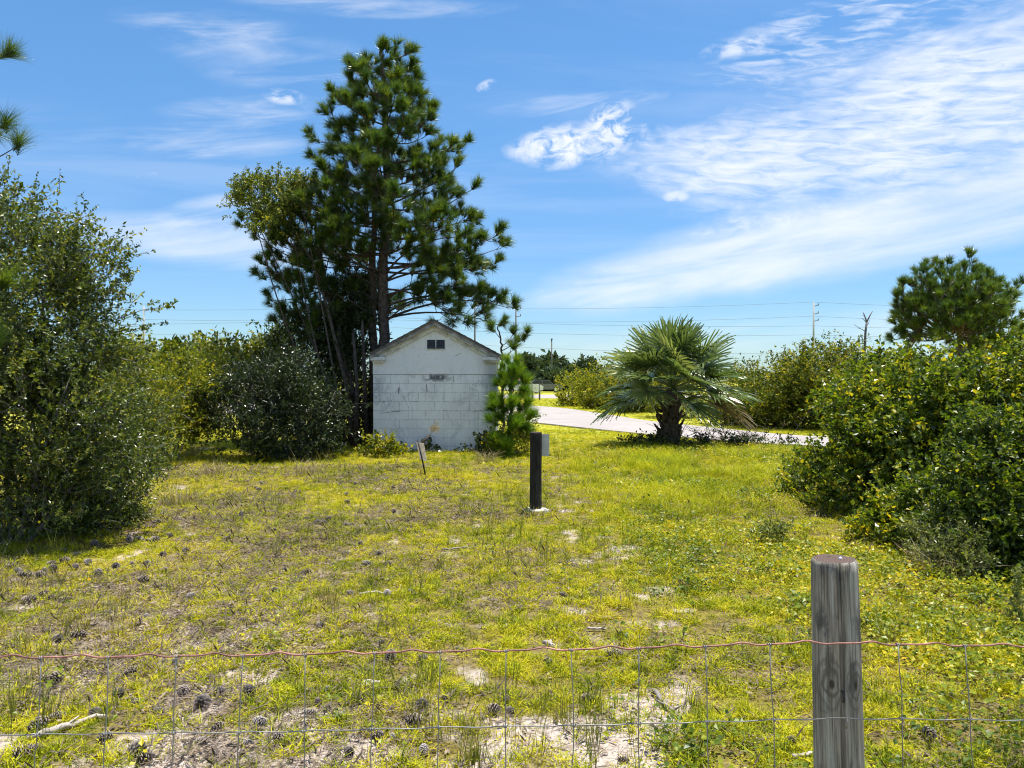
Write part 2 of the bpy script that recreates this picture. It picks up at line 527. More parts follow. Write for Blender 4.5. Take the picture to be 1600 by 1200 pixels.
def mat_shingle():
    m, b, o = newmat('weathered_shingle')
    ps = b.node('ShaderNodeNewGeometry').outputs['Position']
    n = b.noise(ps, 5, 6, .7)
    n2 = b.noise(ps, 60, 3, .6)
    c = b.mix(b.rng(n, .35, .7), (.085, .08, .078), (.20, .19, .175))
    c = b.mix(b.rng(n2, .5, .7, 0, .5), c, (.05, .05, .05))
    p = b.node('ShaderNodeBsdfPrincipled', {'Base Color': c, 'Roughness': .9})
    b.L.new(b.bump(n2, .4, .01), p.inputs['Normal'])
    b.L.new(p.outputs[0], o.inputs[0])
    return m

def mat_trim():
    m, b, o = newmat('peeling_white_trim')
    ps = b.node('ShaderNodeNewGeometry').outputs['Position']
    n = b.noise(ps, 5, 6, .75)
    n2 = b.noise(ps, 22, 5, .7)
    c = b.mix(b.rng(n, .45, .68, 0, .8), (.66, .66, .63), (.30, .28, .24))
    c = b.mix(b.rng(n2, .58, .66, 0, .8), c, (.10, .09, .08))
    p = b.node('ShaderNodeBsdfPrincipled', {'Base Color': c, 'Roughness': .8})
    b.L.new(b.bump(n2, .3, .01), p.inputs['Normal'])
    b.L.new(p.outputs[0], o.inputs[0])
    return m

def mat_post(name, dark=1.0):
    """weathered round timber: vertical grain, checks, blotches and a pair of knots"""
    m, b, o = newmat(name)
    tc = b.node('ShaderNodeTexCoord').outputs['Object']
    x, y, z = b.sep(tc)
    def kn(kx, kz, w):
        dx, dz = b.m('SUBTRACT', x, kx), b.m('MULTIPLY', b.m('SUBTRACT', z, kz), .42)
        return b.m('MULTIPLY', b.m('SQRT', b.m('ADD', b.m('MULTIPLY', dx, dx), b.m('MULTIPLY', dz, dz))), w)
    k1, k2 = kn(-.034, .815, 1.0), kn(.028, .81, 1.0)
    km = b.m('MINIMUM', k1, k2)
    wn = b.noise(tc, 14, 4, .6)
    ring = b.m('SINE', b.m('ADD', b.m('MULTIPLY', km, 520), b.m('MULTIPLY', wn, 14)))
    face = b.rng(y, 0.01, -.02)
    kmask = b.m('MULTIPLY', b.rng(km, .046, .012), face)
    grain = b.noise(b.comb(b.m('MULTIPLY', x, 190), b.m('MULTIPLY', y, 190), b.m('MULTIPLY', z, 5)), 1.0, 6, .65, .5)
    streak = b.noise(b.comb(b.m('MULTIPLY', x, 45), b.m('MULTIPLY', y, 45), b.m('MULTIPLY', z, 2.0)), 1.0, 5, .6)
    blot = b.noise(b.comb(b.m('MULTIPLY', x, 16), b.m('MULTIPLY', y, 16), b.m('MULTIPLY', z, 6)), 1.0, 5, .65)
    c = b.mix(b.rng(grain, .35, .65), (.11 * dark, .096 * dark, .076 * dark), (.37 * dark, .335 * dark, .275 * dark))
    c = b.mix(b.rng(streak, .48, .66, 0, .75), c, (.47 * dark, .47 * dark, .42 * dark))
    c = b.mix(b.rng(streak, .42, .28, 0, .6), c, (.16 * dark, .19 * dark, .17 * dark))
    c = b.mix(b.rng(blot, .52, .68, 0, .85), c, (.07 * dark, .07 * dark, .068 * dark))
    c = b.mix(b.m('MULTIPLY', kmask, b.rng(ring, -.4, .8, .15, .8)), c, (.12 * dark, .105 * dark, .085 * dark))
    core = b.m('MULTIPLY', b.rng(km, .006, .003), face)
    c = b.mix(core, c, (.06, .05, .04))
    h = b.m('ADD', grain, b.m('MULTIPLY', streak, .6))
    p = b.node('ShaderNodeBsdfPrincipled', {'Base Color': c, 'Roughness': .85, 'Specular IOR Level': .2})
    b.L.new(b.bump(h, .6, .004), p.inputs['Normal'])
    b.L.new(p.outputs[0], o.inputs[0])
    return m

def mat_endgrain():
    m, b, o = newmat('end_grain')
    tc = b.node('ShaderNodeTexCoord').outputs['Object']
    x, y, z = b.sep(tc)
    n = b.noise(tc, 30, 5, .7)
    r = b.m('SQRT', b.m('ADD', b.m('MULTIPLY', b.m('ADD', x, .012), b.m('ADD', x, .012)), b.m('MULTIPLY', y, y)))
    ring = b.m('SINE', b.m('ADD', b.m('MULTIPLY', r, 900), b.m('MULTIPLY', n, 7)))
    c = b.mix(b.rng(ring, -.8, .9), (.085, .06, .052), (.135, .10, .088))
    c = b.mix(b.rng(n, .55, .75, 0, .8), c, (.055, .045, .04))
    p = b.node('ShaderNodeBsdfPrincipled', {'Base Color': c, 'Roughness': .9, 'Specular IOR Level': .15})
    b.L.new(b.bump(b.m('ADD', ring, n), .4, .003), p.inputs['Normal'])
    b.L.new(p.outputs[0], o.inputs[0])
    return m

M['ground'] = mat_ground()
M['road'] = mat_road()
M['paint'] = mat_paint('old_white_paint')
M['gable_paint'] = mat_paint('old_white_gable_paint', (.80, .805, .80), .55)
M['joint'] = mat_joint()
M['shingle'] = mat_shingle()
M['old_trim'] = simple('bare_weathered_board', (.27, .25, .22), .85, var=.5, scale=6, bump=.3)
M['trim'] = mat_trim()
M['post'] = mat_post('weathered_post_wood')
M['dark_post'] = mat_post('dark_post_wood', .13)
M['endgrain'] = mat_endgrain()
M['black'] = simple('dark_opening', (.02, .022, .025), .6)
M['slat'] = simple('vent_slat', (.06, .065, .075), .6, var=.2)
M['sign_back'] = simple('bare_sign_metal', (.50, .51, .52), .45, .6, var=.12, scale=12)
M['board'] = simple('beige_board', (.42, .36, .27), .7, var=.2, scale=20)
M['white_paint'] = simple('white_paint', (.72, .72, .72), .5, var=.08, scale=2)
M['concrete'] = simple('rough_concrete', (.55, .53, .50), .9, var=.2, scale=30, bump=.5)
M['graffiti'] = simple('faded_black_mark', (.25, .26, .275), .8, var=.4, scale=30)
M['glass'] = simple('dark_glass', (.04, .05, .06), .1, var=.1, spec=.6)
M['tyre'] = simple('tyre', (.03, .03, .03), .8)
M['red_roof'] = simple('rust_red_roof', (.22, .07, .05), .7)
M['cream'] = simple('cream_wall', (.55, .52, .46), .8, var=.1, scale=2)
M['lead'] = simple('metal_head', (.75, .75, .76), .35, .9, var=.1)


# ------------------------------------------------------------------ ground, road
def axis(fine_lo, fine_hi, step, far_lo, far_hi, grow=1.25):
    a = list(np.arange(fine_lo, fine_hi + 1e-6, step))
    s = step
    while a[-1] < far_hi:
        s *= grow
        a.append(min(a[-1] + s, far_hi))
    s = step
    while a[0] > far_lo:
        s *= grow
        a.insert(0, max(a[0] - s, far_lo))
    return np.array(a)

def sand_mask(x, y):
    """1 = bare sand, 0 = covered by grass"""
    n = fbm(x * 5.2 + 11, y * 3.6 + 5, 21, 5)
    n2 = fbm(x * .55 + 3, y * .55 + 9, 61, 3)
    near = np.clip((5.6 - y) / 3.6, 0, 1)
    right = np.clip((x - .12 * y - .25) / 1.0, 0, 1)
    s = (n - .5) * 2.9 + (n2 - .5) * .9 + .16 + .24 * near - .42 * right - .12 * np.clip((y - 3.4) / 1.5, 0, 1) - .30 * np.clip((y - 6) / 4, 0, 1)
    # bare light patches seen in the photograph
    for px, py, rx, ry in ((900, 1010, 90, 14), (840, 1130, 190, 40), (1010, 1180, 160, 28), (390, 985, 60, 12), (220, 935, 70, 14),
                           (60, 1070, 60, 18), (880, 1080, 60, 14), (1180, 1000, 40, 8), (640, 975, 90, 12), (700, 860, 50, 6), (300, 815, 45, 5),
                           (950, 1155, 120, 34), (450, 1185, 160, 18)):
        d0 = CAMZ * FPX / (py - HZ)
        gx = (px - 800) / FPX * d0
        sx = rx / FPX * d0
        sy = ry * d0 * d0 / (CAMZ * FPX)
        s = s + .28 * np.exp(-((x - gx) / sx) ** 2 - ((y - d0) / sy) ** 2)
    return np.clip(s, 0, 1)

ax = axis(-7.5, 7.5, .06, -4000, 4000)
ay = axis(1.0, 12.5, .06, -60, 6000)
GX, GY = np.meshgrid(ax, ay)
GZ = gz(GX, GY)
nx, ny = len(ax), len(ay)
ii = (np.arange(ny - 1)[:, None] * nx + np.arange(nx - 1)[None]).ravel()
gV = np.stack([GX.ravel(), GY.ravel(), GZ.ravel()], -1)
gF = np.stack([ii, ii + 1, ii + nx + 1, ii + nx], -1)
ground = link('ground', mesh_np('ground', gV, gF, M['ground'], smooth=True, vattr={'sand': sand_mask(GX, GY).ravel()}))
ground['kind'] = 'structure'

near_edge = [(30, 13.9), (14, 14.6), (9.6, 16.0), (6.8, 17.9), (5.2, 19.6), (3.7, 21.8), (2.2, 24.6), (.9, 27.4), (-1.6, 30.6), (-6, 33.2), (-14, 35.2), (-40, 38)]
far_edge = [(30, 17.6), (14.6, 18.3), (10.6, 19.2), (8.0, 20.7), (7.0, 22.8), (6.2, 25.3), (5.0, 28.4), (4.2, 33.6), (2.6, 42.5), (-1.6, 48.5), (-9, 51.5), (-40, 54)]
def smooth_line(pts, n=90):
    p = np.array(pts, float)
    t = np.arange(len(p))
    tt = np.linspace(0, len(p) - 1, n)
    q = np.stack([np.interp(tt, t, p[:, k]) for k in range(2)], -1)
    for _ in range(12):
        q[1:-1] = .25 * q[:-2] + .5 * q[1:-1] + .25 * q[2:]
    return q
na, fa = smooth_line(near_edge), smooth_line(far_edge)
def in_road(x, y, pad=.0):
    yn = np.interp(x, na[::-1, 0], na[::-1, 1])
    yf = np.interp(x, fa[::-1, 0], fa[::-1, 1])
    return (y > yn - pad) & (y < yf + pad)
nr = len(na)
mid = [na * (1 - t) + fa * t for t in np.linspace(0, 1, 7)]
rV = np.concatenate([np.column_stack([na, np.full(nr, -.05)])] + [np.column_stack([m_, np.full(nr, .05 + .03 * math.sin(math.pi * i / 6))]) for i, m_ in enumerate(mid)]
                    + [np.column_stack([fa, np.full(nr, -.05)])])
ri = (np.arange(len(mid) + 1)[:, None] * nr + np.arange(nr - 1)[None]).ravel()
road = link('road', mesh_np('road', rV, np.stack([ri, ri + nr, ri + nr + 1, ri + 1], -1), M['road'], smooth=False))
road['kind'] = 'structure'
# the far car park strip beyond the verge
fV = np.array([(-30, 64, .02), (34, 62, .02), (34, 76, .02), (-30, 78, .02)])
strip = link('far_pavement', mesh_np('far_pavement', fV, np.array([[0, 1, 2, 3]]), M['road']))
strip['kind'] = 'structure'


# ------------------------------------------------------------------ foliage builders
def leaf_faces(C, D, U, L, W, bend=.25):
    """diamond leaves: centre base C, direction D, up U, length L, width W"""
    n = len(C)
    S = norm(np.cross(D, U))
    N = np.cross(S, D)
    L, W = np.broadcast_to(L, (n,))[:, None], np.broadcast_to(W, (n,))[:, None]
    midp = C + D * L * .48
    V = np.stack([C, midp + S * W * .5 + N * W * bend, C + D * L, midp - S * W * .5 + N * W * bend], 1).reshape(-1, 3)
    b = np.arange(n)[:, None] * 4
    F = np.concatenate([b + [0, 1, 2], b + [0, 2, 3]])
    return V, F

def rdir(n, r=None):
    return norm((r or rng).normal(size=(n, 3)))

def lumpy(dirs, seed, k=7, f=3.2):
    r = np.random.default_rng(seed)
    w = r.normal(size=(k, 3)) * f
    ph = r.uniform(0, 6.28, k)
    return np.cos(dirs @ w.T + ph).sum(1) / math.sqrt(k)

def shrub(name, label, cat, base, blobs, n_twigs, leaf, mat, seed, group=None, per=10, twig=.28, stems=6, stem_r=.03, stem_mat='grey_bark',
          inner=.35, up=.45, foliage_name='foliage', stem_name='stem', shells=(.62, 1.04), lump=.2, extra_twigs=(), tint_shift=0.0, lw=.5, extra_stems=(), clump=42):
    r = np.random.default_rng(seed)
    base = np.asarray(base, float)
    t = thing(name, label, cat, base, 0, group)
    vols = np.array([b[3] * b[4] * b[5] for b in blobs]) ** .72
    cnt = np.maximum((vols / vols.sum() * n_twigs).astype(int), 4)
    Ps, Ds = [], []
    mb = MB()
    for k, (bl, c) in enumerate(zip(blobs, cnt)):
        cen, rad = np.array(bl[:3]), np.array(bl[3:6])
        d = rdir(c, r)
        lm = lumpy(d, seed * 31 + k) * lump
        rr = np.where(r.random(c) < inner, r.uniform(.15, shells[0], c), r.uniform(shells[0], shells[1], c))
        # most shoots gather in clumps, so that lit masses and dark gaps appear
        kc = max(6, int(c / clump))
        cd = rdir(kc, r)
        cr = r.uniform(shells[0], shells[1], kc) * (1 + lumpy(cd, seed * 17 + k) * lump)
        wch = r.integers(0, kc, c)
        q3 = d * rad * (rr * (1 + lm))[:, None]
        qc = cd[wch] * rad * cr[wch][:, None] * .93 + r.normal(size=(c, 3)) * rad * min(.22, .78 / math.sqrt(kc)) * np.array([1, 1, .75])
        inc = (r.random(c) < .74)[:, None]
        q3 = np.where(inc, qc, q3)
        p = cen + q3
        o = norm(np.where(inc, qc * .5 + (qc - cd[wch] * rad * (cr[wch] * .55)[:, None]), q3))
        Ps.append(p)
        Ds.append(norm(o * .7 + np.array([0, 0, up]) + rdir(c, r) * .65))
        # limbs from the base into this blob
        for _ in range(max(1, stems // len(blobs))):
            e = cen + rdir(1, r)[0] * rad * .7
            a = base + np.array([r.normal() * .12, r.normal() * .12, -.05])
            mid_ = a * .5 + e * .5 + r.normal(size=3) * .12 * np.linalg.norm(e - a) ** .5 * np.array([1, 1, .2])
            q = np.linspace(0, 1, 7)[:, None]
            line = (1 - q) ** 2 * a + 2 * q * (1 - q) * mid_ + q ** 2 * e
            mb.tube(line, np.linspace(stem_r, stem_r * .25, 7), 6)
            for j in range(4):
                s0 = line[r.integers(2, 6)]
                e2 = s0 + norm((e - a) * .5 + rdir(1, r)[0] * np.linalg.norm(e - a) * .6)* rad.mean() * r.uniform(.5, .95)
                m2 = (s0 + e2) / 2 + rdir(1, r)[0] * .08
                mb.tube([s0, m2, e2], [stem_r * .35, stem_r * .25, stem_r * .1], 4)
    for es in extra_stems:
        pts, ra = es
        mb.tube(pts, np.linspace(ra[0], ra[1], len(pts)), 8)
    Pp, Dd = np.concatenate(Ps), np.concatenate(Ds)
    Ln = np.full(len(Pp), twig) * r.uniform(.6, 1.3, len(Pp))
    for (a, b_, n_) in extra_twigs:                     # long shoots standing clear of the crown
        a, b_ = np.array(a), np.array(b_)
        mb.tube([a, a * .5 + b_ * .5 + r.normal(size=3) * .02, b_], [.006, .004, .002], 4)
        n_ = max(4, n_ // 2)
        q = r.random(n_)[:, None]
        Pp = np.concatenate([Pp, a + (b_ - a) * q + r.normal(size=(n_, 3)) * .015])
        Dd = np.concatenate([Dd, norm(norm(b_ - a) + rdir(n_, r) * .7)])
        Ln = np.concatenate([Ln, np.full(n_, twig * .35)])
    ok = Pp[:, 2] > gz(Pp[:, 0], Pp[:, 1]) + .03
    Pp, Dd, Ln = Pp[ok], Dd[ok], Ln[ok]
    n = len(Pp)
    # thin twigs
    S = norm(np.cross(Dd, rdir(n, r))) * .0035 * (twig / .28)
    E = Pp + Dd * Ln[:, None]
    tv = np.stack([Pp - S, Pp + S, E], 1).reshape(-1, 3)
    mb.add(tv, None, np.arange(n * 3).reshape(-1, 3))
    q = r.random((n, per))
    C = (Pp[:, None] + Dd[:, None] * (Ln[:, None] * q)[..., None]).reshape(-1, 3)
    D = norm(np.repeat(Dd, per, 0) * .55 + rdir(n * per, r))
    U = norm(rdir(n * per, r) * .8 + np.array([0, 0, .75]))
    L = leaf * r.uniform(.6, 1.25, n * per)
    keep = C[:, 2] > gz(C[:, 0], C[:, 1]) + .02
    C, D, U, L = C[keep], D[keep], U[keep], L[keep]
    V, F = leaf_faces(C, D, U, L, L * lw)
    tw_t = np.clip(r.normal(.42 + tint_shift, .17, n), 0, 1)           # one tint per twig with leaf jitter
    tt = np.clip(np.repeat(tw_t, per)[keep] + r.normal(0, .20, len(C)), 0, 1)
    f = link(foliage_name, mesh_np(name + '_' + foliage_name, V - base, F, M[mat], tint=np.repeat(tt, 4)), t)
    me = mb.mesh(name + '_' + stem_name, M[stem_mat], smooth=True)
    co = np.zeros(len(me.vertices) * 3, np.float32)
    me.vertices.foreach_get('co', co)
    me.vertices.foreach_set('co', (co.reshape(-1, 3) - base).ravel().astype(np.float32))
    link(stem_name, me, t)
    return t

def tuft_mesh(Pt, Dt, n, L, w, r, spread=.7, along=.24, up=.22):
    """needle tufts: n needles round the end of every shoot"""
    m = len(Pt)
    L = np.broadcast_to(np.asarray(L, float), (m,))
    P_ = np.repeat(Pt, n, 0)
    D_ = np.repeat(Dt, n, 0)
    L_ = np.repeat(L, n) * r.uniform(.7, 1.1, m * n)
    st = P_ - D_ * (r.random(m * n) ** .8 * np.repeat(L, n) * along * 4)[:, None] * .5
    pr = rdir(m * n, r)
    pr = norm(pr - D_ * (pr * D_).sum(1, keepdims=True))
    d = norm(D_ * r.uniform(.35, 1.2, (m * n, 1)) + pr * spread + np.array([0, 0, up]))
    S = norm(np.cross(d, rdir(m * n, r))) * w * .5
    E = st + d * L_[:, None] - np.array([0, 0, .06]) * L_[:, None] * 1.2 * r.random((m * n, 1))
    V = np.stack([st - S, st + S, E], 1).reshape(-1, 3)
    tt = np.clip(np.repeat(r.normal(.45, .2, m), n) + r.normal(0, .12, m * n), 0, 1)
    return V, np.arange(m * n * 3).reshape(-1, 3), np.repeat(tt, 3)

def bez(a, m, e, n=8):
    q = np.linspace(0, 1, n)[:, None]
    return (1 - q) ** 2 * np.asarray(a) + 2 * q * (1 - q) * np.asarray(m) + q ** 2 * np.asarray(e)

def pine(name, label, base, stems, branches, seed, needle=70, nl=.24, nw=.007, mat='needle', sub=7, group=None, bark='bark', br=.035, tip=3, subl=.45, cat='tree', archz=-9):
    """stems: list of (polyline, r0, r1); branches: list of (start, end) points. Tufts sit on side shoots."""
    r = np.random.default_rng(seed)
    base = np.asarray(base, float)
    t = thing(name, label, cat, base, 0, group)
    for pl, r0, r1 in stems:
        pl = np.asarray(pl, float)
        tt = np.linspace(0, 1, 26)
        ts = np.linspace(0, 1, len(pl))
        q = np.stack([np.interp(tt, ts, pl[:, k]) for k in range(3)], -1)
        q[1:-1] += r.normal(size=(24, 3)) * [.025, .025, 0]
        mb = MB()
        mb.tube(q - base, np.linspace(r0, r1, 26) * r.uniform(.93, 1.07, 26), 10)
        link('trunk', mb.mesh(name + '_trunk', M[bark], smooth=True), t)
    Pt, Dt = [], []
    mb = MB()
    for (a, e) in branches:
        a, e = np.asarray(a, float), np.asarray(e, float)
        ln = np.linalg.norm(e - a)
        m = a * .5 + e * .5 + np.array([0, 0, (.16 if a[2] < archz else -.10) * ln]) + r.normal(size=3) * .05 * ln
        line = bez(a, m, e, 9)
        mb.tube(line - base, np.linspace(br * (.5 + .35 * ln / 2), br * .22, 9), 6)
        nsub = max(3, int(sub * (.5 + .5 * ln)))
        for k in range(nsub):
            q = r.uniform(.3, .98) if k > 1 else 1.0
            i = q * 8
            i0 = int(min(i, 7))
            p = line[i0] + (line[i0 + 1] - line[i0]) * (i - i0)
            dirb = norm(line[i0 + 1] - line[i0])
            side = norm(dirb * .7 + rdir(1, r)[0] * .8 + np.array([0, 0, .28]))
            l2 = subl * r.uniform(.5, 1.2) * (1.15 - .5 * q)
            if q == 1.0:
                side, l2 = norm(dirb + rdir(1, r)[0] * .3 + np.array([0, 0, .25])), subl * .45
            en = p + side * l2 + np.array([0, 0, .12 * l2])
            mb.tube(bez(p, (p + en) / 2 - np.array([0, 0, .05]), en, 4) - base, np.linspace(br * .28, br * .16, 4), 4)
            for j in range(tip):
                dd = norm(side * .8 + np.array([0, 0, .42]) + rdir(1, r)[0] * .55)
                pp = p + (en - p) * r.uniform(.45, 1.0) if j else en
                e3 = pp + dd * (.16 * subl / .45) * (j > 0)
                mb.tube(np.stack([pp, e3 + 1e-3]) - base, [br * .18, br * .12], 4, cap=False)
                Pt.append(e3)
                Dt.append(dd)
    link('branches', mb.mesh(name + '_branches', M[bark], smooth=True), t)
    V, F, tn = tuft_mesh(np.array(Pt), np.array(Dt), needle, nl * r.uniform(.75, 1.15, len(Pt)), nw, r)
    link('crown', mesh_np(name + '_crown', V - base, F, M[mat], tint=tn), t)
    return t

# ------------------------------------------------------------------ shed
def build_shed():
    D = 17.0
    x0, x1 = P(583, 600, D)[0], P(775, 600, D)[0]
    W = x1 - x0
    xc = (x0 + x1) / 2
    zl = 1.70                                            # ledge above the block courses
    ze = CAMZ + (HZ - 556) / FPX * D                     # eaves
    za = CAMZ + (HZ - 503) / FPX * D                     # apex of the roof
    dep = 3.4
    t = thing('shed', 'small white block shed with peeling gable trim under the tall pine', 'shed', (xc, D, 0))
    def lk(n, mb, mat, par=t, smooth=False, label=None):
        me = mb.mesh(n, mat, smooth)
        o = link(n, me, par)
        if label:
            o['label'] = label
        return o
    hw = W / 2
    mb = MB()                                            # body of the wall behind the blocks (the joints)
    mb.box((-hw + .006, .012, -.1), (hw - .006, .2, zl - .004))
    mb.box((-hw + .012, .2, -.1), (-hw + .2, dep, ze - .02))
    mb.box((hw - .2, .2, -.1), (hw - .012, dep, ze - .02))
    mb.box((-hw + .2, dep - .2, -.1), (hw - .2, dep - .003, ze - .02))
    body = lk('wall', mb, M['joint'])
    # blocks, each an object; alike ones share a mesh
    bl, bh, g = W / 7, .2, .0017
    def block_me(L):
        a, c, e = L / 2 - g, bh / 2 - g, .003
        V = [(-a, .1, -c), (a, .1, -c), (a, .1, c), (-a, .1, c),
             (-a, e, -c), (a, e, -c), (a, e, c), (-a, e, c),
             (-a + e, 0, -c + e), (a - e, 0, -c + e), (a - e, 0, c - e), (-a + e, 0, c - e)]
        F = [(8, 9, 10, 11)]
        for o_ in (0, 4):
            F += [(o_ + k, o_ + (k + 1) % 4, o_ + 4 + (k + 1) % 4, o_ + 4 + k) for k in range(4)]
        return mesh_np('block', V, np.array(F), M['paint'])
    full, half = block_me(bl), block_me(bl / 2)
    r = random.Random(4)
    for row in range(9):
        z = zl - .006 - bh * (row + .5)
        xs = [(i + .5, 1) for i in range(7)] if row % 2 == 0 else [(.25, .5)] + [(i + 1.0, 1) for i in range(6)] + [(6.75, .5)]
        for u, k in xs:
            link('block', full if k == 1 else half, t, (-hw + u * bl, r.uniform(-.004, .004), z), (r.uniform(-.004, .004), 0, r.uniform(-.004, .004)))
    # side blocks of the right hand wall (seen edge on)
    for row in range(9):
        z = zl - .006 - bh * (row + .5)
        for k in range(8):
            link('block', full, t, (hw, .2 + (k + .5 + .5 * (row % 2)) * bl, z), (0, 0, R(90))) if .2 + (k + 1 + .5 * (row % 2)) * bl < dep else None
    mb = MB()                                            # lintel band
    mb.box((-hw - .004, -.010, zl), (hw + .004, .2, ze - .11))
    lk('lintel_band', mb, M['gable_paint'])
    sl = (za - ze) / (hw + .06)
    mb = MB()                                            # gable
    zt = ze - .11
    mb.prism_y([(-hw, zt), (hw, zt), (hw, ze - .05), (0, za - .10), (-hw, ze - .05)], -.004, .2)
    lk('gable', mb, M['gable_paint'])
    # roof
    ov, fo = .10, .16
    th = .05
    for s in (-1, 1):
        def pt(u, dz):                                  # u = distance from ridge sideways
            return (s * u, za - sl * u + dz)
        ov = .085 if s > 0 else .02
        mb = MB()
        poly = [pt(0, -.012), pt(hw + ov + .03, -.012), pt(hw + ov + .03, -.012 + th), pt(0, -.012 + th)]
        if s > 0:
            poly = poly
        else:
            poly = poly[::-1]
        mb.prism_y(poly, -fo, dep + fo)
        rf = lk('roof', mb, M['shingle'])
        # shingle courses along the rake edge
        sh = MB()
        for k in range(11):
            u0 = .03 + k * (hw + ov) / 11
            a, c = pt(u0, th - .010), pt(u0 + (hw + ov) / 11 + .02, th - .010)
            d = .018
            poly = [a, c, (c[0], c[1] + d), (a[0], a[1] + .006)]
            if s < 0:
                poly = poly[::-1]
            sh.prism_y(poly, -fo - .015 - .006 * (k % 2), dep + fo)
        me = sh.mesh('shingle_courses', M['shingle'])
        link('shingle_courses', me, rf)
        # rake board and the flat frieze board under it
        mb = MB()
        poly = [pt(0, -.085), pt(hw + .05, -.085), pt(hw + .05, -.013), pt(0, -.013)]
        if s < 0:
            poly = poly[::-1]
        mb.prism_y(poly, -fo + .01, -fo + .035)
        lk('rake_board', mb, M['old_trim'])
        segs = [(0, hw - .12)] if s < 0 else [(0, .28), (.37, .50), (.58, .72), (.78, hw - .12)]
        for a, c in segs:
            mb = MB()
            poly = [pt(a, -.185), pt(c, -.185), pt(c, -.10), pt(a, -.10)]
            if s < 0:
                poly = poly[::-1]
            mb.prism_y(poly, -.055, -.006)
            lk('frieze_board', mb, M['trim'])
        # soffit strip between
        mb = MB()
        poly = [pt(0, -.098), pt(hw + .02, -.098), pt(hw + .02, -.087), pt(0, -.087)]
        if s < 0:
            poly = poly[::-1]
        mb.prism_y(poly, -fo + .036, -.002)
        lk('soffit', mb, M['trim'])
        # eaves return: a small boxed cornice at the corner
        mb = MB()
        xa, xb = (hw - .28, hw + (.09 if s > 0 else .035))
        zz = ze - .03
        lo, hi = (xa, -.14, zz - .075), (xb, .0 - .012, zz)
        lo2, hi2 = (xa + .03, -.10, zz - .12), (xb - .03, -.012, zz - .0755)
        for l_, h_ in ((lo, hi), (lo2, hi2)):
            if s < 0:
                l_, h_ = (-h_[0], l_[1], l_[2]), (-l_[0], h_[1], h_[2])
            mb.box(l_, h_)
        lk('eaves_return', mb, M['trim'], label='boxed white eaves return at the %s corner' % ('right' if s > 0 else 'left'))
        mb = MB()                                        # gutter board along the side
        l_, h_ = (hw + .006, -.009, ze - .13), (hw + .03, dep, ze - .02)
        if s < 0:
            l_, h_ = (-h_[0], l_[1], l_[2]), (-l_[0], h_[1], h_[2])
        mb.box(l_, h_)
        lk('fascia', mb, M['trim'])
    # gable vent with two louvred halves
    vx0, vx1 = P(668, 0, D)[0] - xc, P(694.5, 0, D)[0] - xc
    vz0, vz1 = P(0, 544.5, D)[2], P(0, 531.5, D)[2]
    v = MB()
    v.box((vx0 - .006, -.012, vz0 - .006), (vx1 + .006, -.0045, vz1 + .006))
    vent = lk('vent', v, M['black'])
    f = MB()
    xm = (vx0 + vx1) / 2
    f.box((xm - .01, -.03, vz0), (xm + .01, -.0125, vz1))
    f.box((vx0 - .02, -.028, vz0 - .022), (vx1 + .02, -.0125, vz0 - .0065))
    link('mullion', f.mesh('mullion', M['trim']), vent)
    for a, c in ((vx0, xm - .011), (xm + .011, vx1)):
        for k in range(5):
            s = MB()
            z = vz0 + .012 + k * (vz1 - vz0 - .02) / 5
            s.add([(a, -.034, z), (c, -.034, z), (c, -.0125, z + .026), (a, -.0125, z + .026), (a, -.034, z - .004), (c, -.034, z - .004), (c, -.0125, z + .022), (a, -.0125, z + .022)],
                  [(0, 1, 2, 3), (7, 6, 5, 4), (4, 5, 1, 0), (5, 6, 2, 1), (6, 7, 3, 2), (7, 4, 0, 3)])
            link('louvre', s.mesh('louvre', M['slat']), vent)
    # faint drawn triangle and other scuffs: thin worn paint marks on the blocks
    def mark(name, pts, w):
        mbm = MB()
        rr = np.random.default_rng(len(pts) * 7 + int(pts[0][0]))
        for (a, c) in zip(pts[:-1], pts[1:]):
            a3, c3 = P(*a, D) - [xc, D, 0], P(*c, D) - [xc, D, 0]
            n_ = 9
            q = np.linspace(0, 1, n_)[:, None]
            L = a3 + (c3 - a3) * q
            L[:, 0] += rr.normal(size=n_) * .004
            tdir = norm(c3 - a3)
            nrm = np.array([-tdir[2], 0, tdir[0]])
            ww = (w * rr.uniform(.25, 1.0, n_))[:, None]
            A, B = L + nrm * ww, L - nrm * ww
            A[:, 1] = B[:, 1] = -.0055
            k = np.arange(n_ - 1)
            mbm.add(np.concatenate([A, B]), np.stack([k, k + 1, k + 1 + n_, k + n_], -1))
        link(name, mbm.mesh(name, M['graffiti']), t)
    mark('drawn_triangle', [(603, 640), (624, 605), (640, 640)], .0045)
    mark('scuff_mark', [(623, 606), (623, 616)], .014)
    mark('scuff_mark', [(666, 600), (667, 612)], .012)
    mark('scuff_mark', [(600, 645), (626, 642)], .007)
    mark('scuff_mark', [(640, 628), (653, 627), (654, 614)], .005)
    mark('scuff_mark', [(692, 641), (698, 641)], .006)
    mark('scuff_mark', [(737, 644), (752, 641)], .008)
    mark('scuff_mark', [(680, 587), (681, 597)], .016)
    mark('scuff_mark', [(708, 588), (709, 596)], .014)
    mark('scuff_mark', [(712, 556), (720, 552)], .008)

build_shed()


# ------------------------------------------------------------------ trees
def E(px, py, d, rx, rz, ry=None):
    """ellipsoid blob seen at photo pixel, radii given in photo pixels"""
    p = P(px, py, d)
    k = d / FPX
    return (p[0], p[1], p[2], rx * k, (ry if ry else rx) * k, rz * k)

